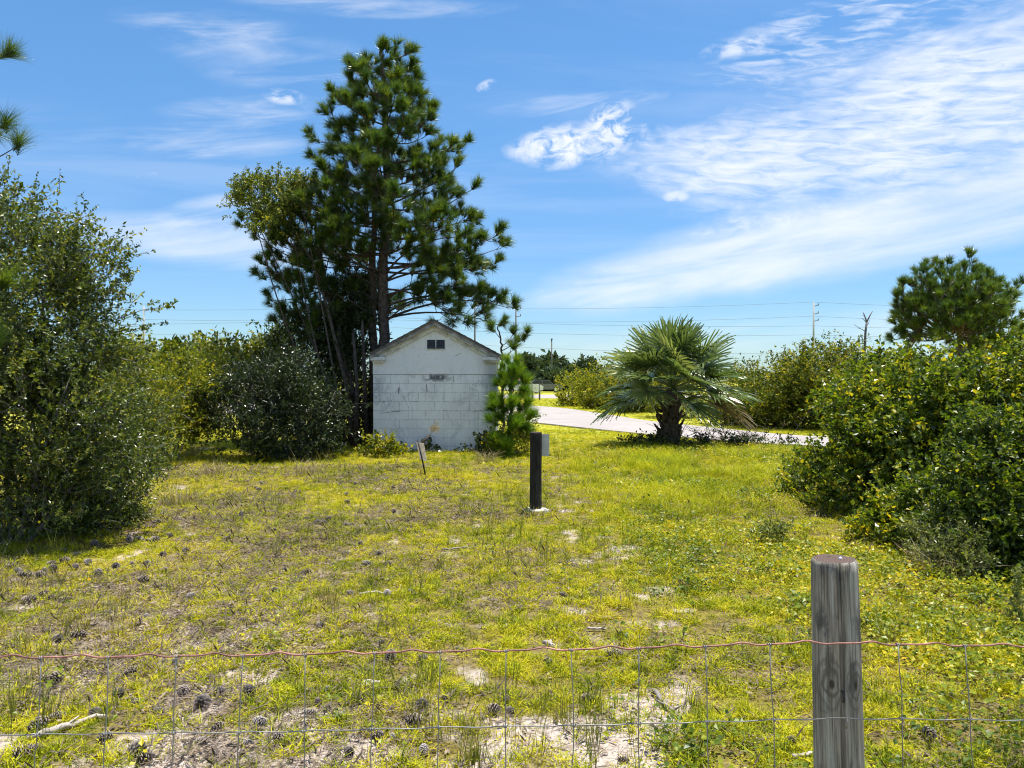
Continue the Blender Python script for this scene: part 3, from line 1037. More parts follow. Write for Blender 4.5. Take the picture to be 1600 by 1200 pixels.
def tall_pine():
    D = 18.8
    k = D / FPX
    r = np.random.default_rng(11)
    base = np.array([P(591, 600, D)[0], D, 0.])
    s1 = [base + [.02, 0, -.1], P(598, 560, D), P(600, 400, D), P(603, 250, D), P(601, 140, D), P(597, 72, D)]
    s2 = [base + [-.16, .1, -.1], P(583, 560, D + .1), P(583, 400, D + .1), P(586, 300, D + .1), P(592, 215, D)]
    prof = [(72, 45, 40), (110, 55, 48), (150, 95, 55), (180, 112, 85), (220, 112, 125), (260, 112, 145), (300, 135, 155), (340, 120, 172),
            (380, 130, 180), (420, 150, 184), (460, 130, 180), (500, 110, 150)]
    pr = np.array(prof, float)
    br = []
    for i in range(122):
        py = 78 + 425 * (i / 122) ** .90
        L, Rr = np.interp(py, pr[:, 0], pr[:, 1]), np.interp(py, pr[:, 0], pr[:, 2])
        a = i * 2.399963 + r.normal() * .2
        c, s = math.cos(a), math.sin(a)
        reach = (Rr * c * c if c > 0 else L * c * c) + (.5 * (L + Rr)) * s * s
        reach *= r.uniform(.55, 1.0) * k
        if (py > 375 and c > .05 and r.random() < .85) or (py > 380 and r.random() < .35):
            continue
        st_y = min(py + reach / k * .34 + 6, 520)
        tx = np.interp(st_y, [72, 140, 250, 400, 560], [597, 601, 603, 600, 598])
        st = P(tx, st_y, D)
        en = P(tx, py + 16, D) + np.array([c * reach, s * reach, r.normal() * .06])
        br.append((st, en))
    # the long low limbs reaching out on the right above the shed roof
    for sy, ex, ey, dy in ((500, 790, 480, -.3), (498, 770, 505, .3), (462, 735, 452, -.5), (440, 745, 420, .4), (410, 775, 390, -.2), (505, 690, 470, -.6), (470, 690, 430, .5), (452, 720, 500, -.7), (478, 765, 470, .1), (425, 765, 415, -.1), (490, 715, 462, .3)):
        br.append((P(602, sy, D), P(ex, ey, D + dy)))
    for sy, ex, ey, dy in ((400, 425, 330, .2), (420, 440, 385, -.4), (350, 400, 300, .3), (470, 450, 440, .2), (380, 480, 345, -.5), (500, 520, 460, -.5), (520, 480, 500, .2)):
        br.append((P(586, sy, D), P(ex, ey, D + dy)))
    return pine('tall_pine_tree', 'tall pine tree with tufted crown rising behind the white shed', base, [(s1, .17, .03), (s2, .13, .03)], br, 12,
                needle=66, nl=.25, nw=.0085, sub=8, br=.032, tip=4, subl=.5, archz=P(0, 432, D)[2])

tall_pine()

# oak sprays mixed into the pine's left side, and a thinner second pine leaning left
Dm = 18.2
shrub('oak_tree', 'slender oak with yellowish leaves high on the left side of the tall pine', 'tree', (P(552, 600, Dm)[0], Dm, 0),
      [E(425, 312, Dm, 56, 34), E(392, 322, Dm, 26, 22), E(462, 300, Dm, 36, 24), E(440, 350, Dm, 40, 24)],
      900, .085, 'oak_leaf', 21, per=12, twig=.30, stems=4, stem_r=.03, inner=.3, stem_mat='bark', foliage_name='crown', stem_name='limbs', lump=.3, tint_shift=.1, lw=.42, clump=24,
      extra_stems=[([np.array([P(552, 600, Dm)[0], Dm, -.1]), P(541, 600, Dm), P(516, 500, Dm), P(495, 420, Dm), P(450, 340, Dm)], (.06, .02))])
Dm = 18.6
lb = np.array([P(560, 600, Dm)[0], Dm, 0.])
lbr = []
rl = np.random.default_rng(44)
for sy, ex, ey in ((420, 405, 340), (425, 430, 400), (430, 412, 432), (405, 470, 330), (440, 470, 400), (450, 430, 470), (460, 460, 440), (470, 500, 430), (480, 440, 505), (490, 480, 470), (500, 520, 455),
                   (430, 520, 380), (415, 500, 345), (445, 535, 420), (510, 470, 520), (520, 510, 500), (400, 440, 372), (455, 415, 415), (465, 545, 450), (435, 455, 365), (418, 385, 352), (475, 455, 488), (485, 500, 510)):
    lbr.append((P(np.interp(sy, [400, 560], [500, 545]), sy, Dm), P(ex, ey, Dm + rl.normal() * .55)))
pine('leaning_pine', 'thinner second pine leaning left in front of the tall pine', lb, [([lb + [0, 0, -.1], P(548, 600, Dm), P(522, 500, Dm), P(505, 420, Dm), P(492, 350, Dm)], .085, .025)], lbr, 57,
     needle=60, nl=.23, nw=.0085, sub=7, br=.026, tip=4, subl=.42)
Dm = 19.2
shrub('cedar_tree', 'dark dense cedar growing between the round bush and the tall pine', 'tree', (P(515, 600, Dm)[0], Dm, 0),
      [E(500, 610, Dm, 66, 90), E(545, 600, Dm, 46, 85), E(480, 520, Dm, 50, 48), E(525, 500, Dm, 56, 55), E(560, 530, Dm, 34, 60), E(460, 560, Dm, 36, 50), E(545, 470, Dm, 30, 40), E(552, 655, Dm, 30, 50)],
      2900, .10, 'dark_leaf', 22, per=13, twig=.42, lw=.34, stems=6, stem_r=.06, inner=.35, stem_mat='bark', foliage_name='crown', stem_name='limbs', lump=.22,
      extra_stems=[([np.array([P(556, 600, 18)[0], 18, -.1]), P(558, 600, 18), P(552, 520, 18.2)], (.06, .03)), ([np.array([P(574, 600, 18.4)[0], 18.4, -.1]), P(570, 600, 18.4), P(566, 500, 18.4)], (.07, .03))])
# yellowish scrub oak standing behind the round bush
Dm = 19.6
shrub('scrub_oak', 'yellow green scrub oak showing above the round dark bush', 'tree', (P(400, 600, Dm)[0], Dm, 0),
      [E(400, 570, Dm, 52, 40), E(370, 590, Dm, 36, 46), E(440, 560, Dm, 44, 36), E(350, 570, Dm, 18, 22)],
      900, .12, 'oak_leaf', 23, per=9, twig=.42, stems=8, stem_r=.03, inner=.3, lump=.35, tint_shift=.18, foliage_name='crown', stem_name='limbs', shells=(.6, 1.12))
# round dark bush
Dm = 15.6
shrub('round_bush', 'rounded dark glossy bush left of the shed, shading the ground below it', 'shrub', (P(430, 700, Dm)[0], Dm, 0),
      [E(432, 630, Dm, 92, 62), E(370, 650, Dm, 50, 60), E(480, 650, Dm, 52, 60), E(430, 590, Dm, 62, 36), E(450, 680, Dm, 80, 30), E(500, 690, Dm, 30, 24)],
      3300, .062, 'holly_leaf', 24, per=12, twig=.26, stems=12, stem_r=.03, inner=.26, lump=.18, clump=60)

# big shrubs on the left edge
Dl = 7.4
def lp(px, py, d=Dl):
    return P(px, py, d)
shrub('broad_oak_shrub', 'tall broad oak shrub filling the left edge of the photo', 'shrub', (P(40, 860, 7.6)[0], 7.6, 0),
      [E(50, 480, 7.6, 122, 116, 110), E(10, 400, 7.8, 120, 95, 100), E(60, 530, 7.5, 96, 80, 80), E(-40, 370, 7.8, 110, 70, 90), E(92, 575, 7.5, 80, 90, 90), E(60, 640, 7.4, 150, 110, 110), E(138, 690, 7.4, 80, 80, 70),
       E(60, 770, 7.3, 120, 95, 95), E(112, 480, 7.6, 42, 54, 50), E(-90, 620, 7.6, 160, 200, 130)],
      9000, .043, 'oak_leaf', 31, per=12, twig=.24, stems=14, stem_r=.03, inner=.26, lump=.3, tint_shift=.02, clump=60,
      extra_twigs=[(lp(80, 330), lp(150, 358), 16), (lp(95, 380), lp(200, 425), 22), (lp(140, 440), lp(200, 400), 14), (lp(170, 460), lp(205, 420), 12), (lp(180, 500), lp(266, 478), 18),
                   (lp(40, 320), lp(88, 300), 10), (lp(170, 520), lp(250, 505), 14), (lp(20, 310), lp(30, 288), 10), (lp(190, 560), lp(236, 545), 12), (lp(120, 420), lp(178, 384), 14), (lp(200, 600), lp(262, 590), 12)])
shrub('low_oak_shrub', 'low spreading shrub at the foot of the tall left shrub', 'shrub', (P(150, 830, 8.6)[0], 8.4, 0),
      [E(175, 740, 8.4, 58, 62, 60), E(195, 795, 8.2, 36, 28, 40), E(198, 680, 8.8, 46, 60, 50), E(120, 800, 7.8, 80, 48, 50)],
      2300, .040, 'oak_leaf', 32, per=11, twig=.22, stems=8, stem_r=.018, inner=.3, lump=.2)
shrub('olive_bush', 'sunlit yellow green bush between the tall left shrub and the round bush', 'shrub', (P(270, 690, 16.5)[0], 16.5, 0),
      [E(270, 625, 15.5, 58, 50), E(225, 640, 13.5, 56, 66), E(310, 605, 17.0, 46, 40), E(245, 590, 14.5, 44, 34), E(210, 600, 12.5, 40, 50)],
      2300, .07, 'olive_leaf', 33, per=10, twig=.3, stems=8, stem_r=.02, inner=.3, lump=.25)
shrub('low_olive_bush', 'low yellow tinged bush in front of the olive green bush', 'shrub', (P(285, 700, 15.5)[0], 15.2, 0),
      [E(280, 672, 15.2, 48, 28), E(235, 690, 13.5, 36, 26), E(318, 650, 16, 30, 34)],
      620, .075, 'olive_leaf', 34, per=9, twig=.26, stems=5, stem_r=.015, inner=.3, lump=.25, tint_shift=.2)
for px, py, rx, rz, d, mt, lb, s in ((278, 572, 22, 26, 30, 'cedar_leaf', 'small dark cedar on the skyline left of the round bush', 41),
                                     (320, 562, 30, 20, 48, 'far_leaf', 'pale wispy tree far off left of the scrub oak', 42),
                                     (215, 575, 40, 24, 36, 'olive_leaf', 'dull green scrub on the skyline below the left utility pole', 43)):
    shrub('skyline_tree', lb, 'tree', (P(px, 600, d)[0], d, 0), [E(px, py, d, rx, rz), E(px, py + 30, d, rx * 1.2, rz * 1.2)],
          500, .011 * d, mt, s, per=8, twig=.018 * d, stems=5, stem_r=.05, foliage_name='crown', stem_name='limbs', lump=.3, group='small trees on the left skyline')

# pine standing just outside the frame on the left: only its limb ends reach in
Dp = 8.2
pb = np.array([P(-150, 600, Dp)[0], Dp + .6, 0.])
st = [pb + [0, 0, -.1], P(-150, 500, Dp + .6), P(-145, 300, Dp + .6), P(-150, 60, Dp + .6), P(-150, -90, Dp + .6)]
pine('edge_pine_tree', 'pine outside the left edge whose tufted limb ends reach into the sky', pb, [(st, .13, .05)],
     [(P(-145, 290, Dp + .5), P(24, 232, Dp)), (P(-145, 250, Dp + .5), P(4, 200, Dp)), (P(-145, 130, Dp + .5), P(8, 88, Dp)), (P(-145, 60, Dp + .5), P(-60, -10, Dp)), (P(-145, 200, Dp + .7), P(-90, 140, Dp + .9)),
      (P(-145, 500, Dp + .4), P(4, 450, Dp - 1.4)), (P(-145, 560, Dp + .4), P(-12, 540, Dp - 1.6))],
     51, needle=90, nl=.27, nw=.0035, sub=2, br=.022, tip=2, subl=.22, mat='needle')

# young pine at the shed's right corner
Dy = 16.2
yb = np.array([P(797, 700, Dy)[0], Dy, 0.])
ybr = []
ry = np.random.default_rng(5)
for py, ex, ey, dy in ((640, 775, 628, -.2), (650, 820, 636, -.1), (665, 770, 660, .2), (670, 826, 655, -.3), (690, 775, 690, -.4), (690, 822, 680, .2), (620, 786, 596, 0), (622, 816, 600, .1),
                       (630, 800, 586, -.2), (615, 806, 572, 0), (610, 794, 572, .1), (680, 805, 668, -.6), (655, 800, 634, -.5), (700, 790, 700, -.6), (640, 818, 618, .3), (660, 775, 640, -.3)):
    ybr.append((P(797, py, Dy), P(ex, ey, Dy + dy)))
pine('young_pine', 'young bushy pine growing against the right corner of the shed', yb, [([yb + [0, 0, -.1], P(797, 660, Dy), P(800, 600, Dy), P(801, 566, Dy)], .05, .015)], ybr, 52,
     needle=74, nl=.25, nw=.007, sub=9, br=.018, tip=3, subl=.25, mat='needle_young')
# loose tufted limb above it belongs to a thin sapling behind the shed
Ds = 17.8
sb = np.array([P(786, 600, Ds + 1.2)[0], Ds + 1.2, 0.])
pine('pine_sapling', 'thin pine sapling with loose tufts beside the right eaves of the shed', sb, [([sb + [0, 0, -.1], P(785, 600, Ds + 1.2), P(784, 545, Ds + .6), P(778, 510, Ds + .4)], .04, .015)],
     [(P(784, 560, Ds + .6), P(815, 535, Ds)), (P(784, 548, Ds + .6), P(820, 522, Ds)), (P(783, 530, Ds + .5), P(770, 515, Ds)), (P(784, 565, Ds + .6), P(800, 548, Ds - .2)), (P(784, 540, Ds + .6), P(800, 525, Ds + .2))],
     53, needle=60, nl=.25, nw=.007, sub=3, br=.02, tip=3, subl=.25)

# pine on the right, its trunk leaning
Dr = 34.0
rb = np.array([P(1408, 600, Dr)[0], Dr, 0.])
rbr = []
rr_ = np.random.default_rng(8)
for i in range(96):
    a = i * 2.399963
    v = (i + .5) / 96
    el_ = math.asin(2 * v - 1) * .92 + .1
    cx_, cy_ = 1490, 492
    cc = P(cx_, cy_ + 30, Dr)
    rad = np.array([92, 92, 86]) * Dr / FPX * rr_.uniform(.66, 1.0)
    dv = np.array([math.cos(el_) * math.cos(a), math.cos(el_) * math.sin(a), math.sin(el_)])
    en = P(cx_, cy_, Dr) + dv * rad
    if dv[2] < -.55 and dv[0] < 0:
        continue
    rbr.append((cc + dv * .5 * np.array([1, 1, .6]), en))
for ex, ey in ((1402, 470), (1400, 530), (1420, 520), (1410, 450), (1590, 450), (1585, 500), (1440, 430)):
    rbr.append((P(1435, 520, Dr) if ex < 1500 else P(1520, 510, Dr), P(ex, ey, Dr)))
pine('domed_pine_tree', 'domed pine with a leaning trunk on the right skyline', rb, [([rb + [0, 0, -.2], P(1410, 560, Dr), P(1440, 505, Dr), P(1470, 470, Dr), P(1490, 440, Dr)], .2, .05),
     ([P(1500, 640, Dr) * [1, 1, 0], P(1500, 560, Dr), P(1495, 470, Dr)], .22, .06)], rbr, 54, needle=44, nl=.34, nw=.016, sub=6, br=.05, tip=3, subl=.62)
shrub('skyline_tree', 'loose dark leaved tree behind the domed pine at the right edge', 'tree', (P(1590, 600, 38)[0], 38, 0),
      [E(1590, 540, 38, 30, 30), E(1560, 460, 38, 22, 16), E(1620, 520, 38, 40, 40), E(1560, 560, 38, 50, 26)], 650, .22, 'cedar_leaf', 55, per=9, twig=.5, stems=6, stem_r=.08, lump=.3,
      foliage_name='crown', stem_name='limbs')

# dead snag
def snag():
    d = 26.0
    b0 = P(1351, 600, d) * [1, 1, 0]
    t = thing('dead_tree', 'bare dead tree with forked top left of the domed pine', 'tree', b0)
    mb = MB()
    line = [b0 + [0, 0, -.1], P(1350, 575, d), P(1351, 545, d), P(1352, 520, d), P(1354, 503, d)]
    mb.tube(np.array(line) - b0, [.06, .05, .042, .036, .03], 8)
    link('trunk', mb.mesh('dead_trunk', M['dark_pole'], True), t)
    for pts, ra in (([(1354, 503), (1350, 492), (1348, 488)], .035), ([(1354, 503), (1359, 493), (1363, 486)], .035), ([(1354, 505), (1350, 500), (1346, 497)], .02), ([(1351, 517), (1345, 514), (1334, 507)], .02),
                    ([(1352, 530), (1358, 527), (1361, 528)], .014), ([(1351, 535), (1355, 533), (1360, 533)], .014), ([(1353, 510), (1357, 505), (1358, 500)], .016), ([(1351, 545), (1356, 541), (1358, 541)], .014),
                    ([(1345, 514), (1340, 513)], .01), ([(1350, 492), (1347, 494)], .012)):
        mb = MB()
        mb.tube(np.array([P(x, y, d) for x, y in pts]) - b0, np.linspace(ra * .75, ra * .3, len(pts)), 5)
        link('branch', mb.mesh('dead_branch', M['dark_pole'], True), t)
snag()


# ------------------------------------------------------------------ shrubs across the road and right hand thicket
for i, (nm, px, py, rx, rz, d, lb, mt, lf, n_) in enumerate((
        ('hedge_shrub', 1210, 612, 62, 52, 25.5, 'broad dark green shrub across the road just right of the palm', 'cedar_leaf', .10, 1900),
        ('hedge_shrub', 1290, 602, 66, 56, 24.5, 'taller feathery shrub across the road left of the dead tree', 'cedar_leaf', .10, 2000),
        ('hedge_shrub', 1150, 618, 40, 44, 27.0, 'shrub across the road directly behind the palm fronds', 'cedar_leaf', .10, 900),
        ('hedge_shrub', 1370, 600, 70, 50, 23.5, 'shrub across the road behind the yellow leaved thicket', 'cedar_leaf', .10, 1100),
        ('hedge_shrub', 985, 600, 42, 48, 37.0, 'tall shrub across the road behind the left fronds of the palm', 'cedar_leaf', .13, 1300),
        ('hedge_shrub', 945, 600, 38, 36, 41.0, 'olive shrub across the road below the white roofed tower', 'olive_leaf', .13, 1000),
        ('hedge_shrub', 905, 606, 32, 26, 45.0, 'farthest rounded shrub of the row across the road', 'olive_leaf', .15, 800),
        ('hedge_shrub', 1060, 600, 50, 40, 32.0, 'shrub across the road hidden behind the palm crown', 'cedar_leaf', .12, 800))):
    pb_ = P(px, 600, d)
    sh_ = [E(px, py, d, rx, rz), E(px - rx * .5, py + 16, d - .6, rx * .6, rz * .72), E(px + rx * .5, py + 10, d + .4, rx * .6, rz * .8), E(px, py + 28, d, rx * .95, rz * .7)]
    if i == 1:
        sh_ += [E(1300, 548, d, 34, 22), E(1255, 565, d, 26, 20)]
    shrub(nm, lb, 'shrub', (pb_[0], d, 0), sh_, n_, lf, mt, 60 + i, per=11, twig=.38, stems=8, stem_r=.035, inner=.28, lump=.28, group='shrubs along the far side of the road',
          tint_shift=(.05 if i < 4 else .12), stem_mat='twig', up=.25)

shrub('vine_thicket', 'large thicket smothered in yellow green vine leaves on the right', 'shrub', (P(1420, 800, 9.0)[0], 9.2, 0),
      [E(1418, 660, 9.2, 112, 90, 100), E(1376, 712, 9.2, 62, 72, 70), E(1480, 640, 9.6, 120, 78, 100), E(1560, 650, 9.0, 100, 90, 100), E(1420, 735, 9.0, 100, 60, 80), E(1346, 655, 9.6, 48, 40, 60), E(1640, 680, 8.8, 120, 120, 100),
       E(1372, 625, 10.2, 66, 44, 60), E(1350, 790, 8.9, 36, 22, 40)],
      5200, .062, 'vine_leaf', 71, per=11, twig=.26, stems=12, stem_r=.022, inner=.28, lump=.22, lw=.8, stem_mat='twig', tint_shift=.10)
shrub('leafy_shrub', 'dark leaved shrub in front of the thicket at the right edge', 'shrub', (P(1570, 900, 6.4)[0], 6.4, 0),
      [E(1570, 760, 6.5, 90, 90, 80), E(1530, 830, 6.4, 60, 70, 60), E(1620, 850, 6.2, 80, 90, 80), E(1600, 700, 6.7, 70, 60, 60), E(1475, 790, 7.2, 46, 40, 46)],
      3400, .046, 'vine_leaf', 72, per=11, twig=.22, stems=10, stem_r=.016, inner=.3, lump=.2, lw=.7, tint_shift=-.08, stem_mat='twig')
shrub('silver_shrub', 'low pale silvery leaved shrub at the foot of the right shrubs', 'shrub', (P(1490, 905, 6.2)[0], 6.2, 0),
      [E(1490, 868, 6.2, 44, 34, 36), E(1530, 890, 6.0, 30, 24, 30), E(1450, 850, 6.5, 26, 26, 26), E(1470, 830, 6.6, 30, 28, 28)],
      620, .034, 'silver_leaf', 73, per=11, twig=.17, stems=8, stem_r=.008, inner=.25, lump=.2, lw=.4, stem_mat='grey_bark')
shrub('low_vine_bush', 'low yellow leaved vine tangle at the left foot of the thicket', 'shrub', (P(1260, 790, 10.2)[0], 10.4, 0),
      [E(1265, 765, 10.2, 26, 20), E(1290, 730, 10.4, 22, 30), E(1245, 735, 11.5, 22, 16), E(1285, 795, 9.4, 26, 14)],
      420, .055, 'vine_leaf', 74, per=9, twig=.22, stems=6, stem_r=.01, inner=.25, lump=.3, lw=.8, tint_shift=.12, stem_mat='twig')
shrub('low_vine_bush', 'yellow vine tangle spilling over grass below the silvery shrub', 'shrub', (P(1420, 840, 7.4)[0], 7.4, 0),
      [E(1420, 822, 7.4, 50, 22), E(1380, 835, 7.5, 36, 18), E(1400, 790, 7.8, 40, 30), E(1455, 835, 7.0, 40, 20)],
      620, .055, 'vine_leaf', 75, per=9, twig=.2, stems=6, stem_r=.01, inner=.25, lump=.3, lw=.8, tint_shift=.22, stem_mat='twig')

# creepers and brush along the foot of the shed
shrub('wall_creeper', 'dark creeper along the foot of the shed wall', 'shrub', (P(690, 705, 16.5)[0], 16.6, 0),
      [E(640, 712, 16.5, 34, 8, 16), E(690, 712, 16.5, 44, 9, 16), E(740, 712, 16.5, 34, 9, 16), E(668, 706, 16.7, 8, 10, 8), E(770, 702, 16.4, 24, 24, 18)],
      520, .075, 'holly_leaf', 81, per=8, twig=.2, stems=6, stem_r=.008, inner=.3, lump=.3, lw=.8, tint_shift=.1)
shrub('corner_bush', 'small bright leaved bush at the left corner of the shed', 'shrub', (P(590, 712, 15.6)[0], 15.8, 0),
      [E(595, 705, 15.8, 22, 18), E(612, 712, 15.6, 16, 12), E(577, 712, 15.6, 14, 12)],
      230, .075, 'olive_leaf', 82, per=8, twig=.2, stems=6, stem_r=.008, inner=.2, lump=.3, lw=.7, tint_shift=.1)
shrub('pine_foot_bush', 'yellow green bush under the young pine by the shed', 'shrub', (P(822, 705, 16.3)[0], 16.5, 0),
      [E(825, 665, 16.8, 20, 26), E(815, 695, 16.3, 24, 22), E(785, 695, 16.0, 22, 22)],
      380, .075, 'olive_leaf', 83, per=8, twig=.25, stems=6, stem_r=.01, inner=.25, lump=.3, tint_shift=.1)


# ------------------------------------------------------------------ palm
def palm():
    D = 18.4
    r = np.random.default_rng(91)
    b0 = np.array([P(1046, 600, D)[0], D, 0.])
    t = thing('palm_tree', 'cabbage palm with a short trunk and full round crown by the road', 'palm', b0)
    mb = MB()
    mb.tube([(0, 0, -.1), (0, 0, .2), (.02, 0, .6), (.05, 0, 1.0), (.08, 0, 1.35)], [.25, .235, .20, .19, .14], 14)
    link('trunk', mb.mesh('palm_trunk', M['bark'], True), t)
    # old leaf bases standing off the trunk
    for k in range(46):
        a = k * 2.399963
        z = .12 + 1.05 * k / 46
        mb = MB()
        o = np.array([math.cos(a), math.sin(a), 0])
        s0 = np.array([0, 0, z]) + o * .17
        e0 = s0 + o * r.uniform(.10, .2) + np.array([0, 0, r.uniform(.14, .28)])
        mb.tube([s0, (s0 + e0) / 2 + o * .03, e0], [.045, .032, .02], 5)
        link('leaf_base', mb.mesh('leaf_base', M['bark'], True), t)
    hub = np.array([.08, 0, 1.55])
    nf = 40
    for k in range(nf):
        v = (k + .5) / nf
        a = k * 2.399963 + r.normal() * .12
        el_ = R(86 - 101 * v) + r.normal() * .07             # upright in the middle, drooping outside
        dead = v > .97
        pl = .66 + .34 * min(1, v * 1.8) + r.uniform(-.08, .12)
        o = np.array([math.cos(a), math.sin(a), 0])
        start = hub - np.array([0, 0, .26 * v])
        dv = o * math.cos(el_) + np.array([0, 0, math.sin(el_)])
        end = start + dv * pl - np.array([0, 0, .08 * pl * math.cos(el_)])
        line = bez(start, start + dv * pl * .55 + np.array([0, 0, .05]), end, 7)
        mb = MB()
        mb.tube(line, np.linspace(.024, .011, 7), 5)
        ax_ = norm(line[-1] - line[-2])                              # fan axis
        side = norm(np.cross(ax_, np.array([0, 0, 1.]) + o * .001))
        nrm = np.cross(side, ax_)
        fr = r.uniform(.82, 1.02)
        roll = r.normal() * .5
        side, nrm = side * math.cos(roll) + nrm * math.sin(roll), nrm * math.cos(roll) - side * math.sin(roll)
        ns = 46
        g = np.array([0, 0, -1.])
        for j in range(ns):
            ph = (j / (ns - 1) - .5) * R(255) + r.normal() * .03
            sd = norm(ax_ * math.cos(ph) + side * math.sin(ph) + nrm * .28 * abs(math.sin(ph)) ** 1.5)
            L = fr * (.72 + .28 * math.cos(ph * .7)) * r.uniform(.86, 1.1)
            wdir = norm(np.cross(sd, nrm) + r.normal(size=3) * .12)
            q = np.array([0, .28, .55, .78, .92, 1.0])
            dr = (.05 + .12 * v) * r.uniform(.5, 1.6)
            ptsl = line[-1] + sd * (L * q)[:, None] + g * (L * (q ** 3.0) * dr)[:, None]
            ptsl[:, :] += ax_ * (.10 * q * (1 - q))[:, None] * L
            w = np.array([.006, .017, .020, .014, .007, .001]) * r.uniform(.85, 1.15)
            zig = nrm * .009 * (1 if j % 2 else -1)
            A, B = ptsl + wdir * w[:, None] + zig, ptsl - wdir * w[:, None] - zig
            i = np.arange(5)
            mb.add(np.concatenate([A, B]), np.stack([i, i + 1, i + 7, i + 6], -1))
        tint = np.clip(r.normal(.45, .22) + r.normal(0, .1, mb.n), 0, 1)
        link('frond', mb.mesh('frond', M['dead_frond' if dead else 'frond'], False, tint), t)
palm()

# heap of dead brush right of the palm foot
def brush():
    r = np.random.default_rng(92)
    c = G(1130, 690)
    t = thing('brush_pile', 'heap of bare grey twigs lying right of the palm trunk', 'brush pile', c)
    for k in range(46):
        mb = MB()
        p0 = np.array([r.normal() * .75, r.normal() * .22, -.02])
        e = p0 + np.array([r.normal() * .5, r.normal() * .3, abs(r.normal()) * .28 + .08])
        m_ = (p0 + e) / 2 + np.array([r.normal() * .08, 0, r.uniform(.02, .18)])
        line = bez(p0, m_, e, 6)
        mb.tube(line, np.linspace(.011, .004, 6), 4)
        for _ in range(5):
            s = line[r.integers(1, 6)]
            mb.tube([s, s + np.array([r.normal() * .15, r.normal() * .1, abs(r.normal()) * .13])], [.006, .003], 4)
        link('twig', mb.mesh('brush_twig', M['twig'], True), t)
brush()
shrub('palm_foot_weeds', 'dark low weeds in the shade at the foot of the palm', 'plant', tuple(G(1060, 692)),
      [E(1000, 690, 18.4, 34, 8, 20), E(1060, 694, 18.2, 50, 8, 20), E(1120, 690, 18.4, 40, 9, 18), E(1180, 694, 18.2, 44, 8, 18)], 420, .08, 'holly_leaf', 93, per=7, twig=.2, stems=4, stem_r=.006, lump=.3)


# ------------------------------------------------------------------ far things: poles, cables, tower, car park
def utility_pole(px, ptop, d, label, arms, r0=.26, mat='concrete_pole', side=1, name='utility_pole', group=None):
    x = P(px, 600, d)[0]
    zt = P(px, ptop, d)[2]
    t = thing(name, label, 'utility pole', (x, d, 0), 0, group)
    mb = MB()
    mb.tube([(0, 0, -.2), (0, 0, zt * .5), (0, 0, zt)], [r0, r0 * .85, r0 * .66], 10)
    link('shaft', mb.mesh('shaft', M[mat], True), t)
    for dz in arms:
        mb = MB()
        k = d / 184
        mb.tube([(0, 0, zt - dz), (side * .55 * k, 0, zt - dz + .1), (side * 1.1 * k, 0, zt - dz + .25)], [.10 * k, .09 * k, .07 * k], 6)
        o = link('insulator_arm', mb.mesh('insulator_arm', M['dark_pole'], True), t)
        mb = MB()
        mb.tube([(side * 1.1 * k, 0, zt - dz + .15), (side * 1.1 * k, 0, zt - dz + .7)], [.12 * k, .1 * k], 6)
        link('insulator', mb.mesh('insulator', M['dark_pole'], True), o)
    return t
utility_pole(1271, 472, 184, 'tall concrete utility pole with three arms right of the palm', (1.0, 2.9, 4.6))
utility_pole(806, 475, 190, 'utility pole rising just right of the shed and pine', (1.4, 3.2), mat='dark_pole', r0=.24)
utility_pole(225, 478, 178, 'pale utility pole standing above the left shrubs', (1.2,), r0=.24)
utility_pole(1374, 544, 120, 'short dark utility pole between the dead tree and domed pine', (.7, 1.2), mat='dark_pole', r0=.15)
utility_pole(742, 470, 175, 'utility pole seen through the pine above the shed roof', (1.2,), mat='dark_pole', r0=.22)
def lamp_mast():
    d = 110
    x = P(862, 600, d)[0]
    zt = P(862, 530, d)[2]
    t = thing('light_mast', 'slim light mast over the far trees left of the palm', 'street light', (x, d, 0))
    mb = MB()
    mb.tube([(0, 0, -.1), (0, 0, zt)], [.13, .09], 8)
    link('shaft', mb.mesh('mast_shaft', M['dark_pole'], True), t)
    mb = MB()
    mb.box((-.12, -.25, zt - .1), (.12, .25, zt + .08))
    link('lamp_head', mb.mesh('lamp_head', M['dark_pole']), t)
lamp_mast()

def cables():
    specs = [(487, 492, 490, 'topmost cable of the power line'), (500, 506, 500, ''), (519, 508, 508, ''), (531, 524, 509, ''), (543, 538, 522, ''), (556, 553, 547, '')]
    rows = [((-100, 477), (620, 480), (1271, 472), (1750, 476), 'topmost thin power cable running pole to pole across the sky'),
            ((-100, 488), (620, 500), (1271, 494), (1750, 497), 'second power cable from the top of the line across the sky'),
            ((-100, 505), (620, 496), (1271, 509), (1750, 505), 'third power cable from the top of the line across the sky'),
            ((-100, 522), (620, 512), (1271, 523), (1750, 519), 'fourth power cable from the top of the line across the sky'),
            ((-100, 537), (620, 531), (1271, 553), (1750, 549), 'lowest power cable running just above the shrub tops')]
    for pts in rows:
        mb = MB()
        p = [P(a, b, 184) for a, b in pts[:4]]
        line = []
        for a, c in zip(p[:-1], p[1:]):
            q = np.linspace(0, 1, 20)[:, None]
            L = a + (c - a) * q
            L[:, 2] -= (4 * q * (1 - q)).ravel() * .9
            line.append(L if not line else L[1:])
        mb.tube(np.concatenate(line), .026, 4)
        o = link('power_cable', mb.mesh('power_cable', M['cable'], True))
        tag(o, pts[4], 'cable', 'power cables across the sky')
cables()

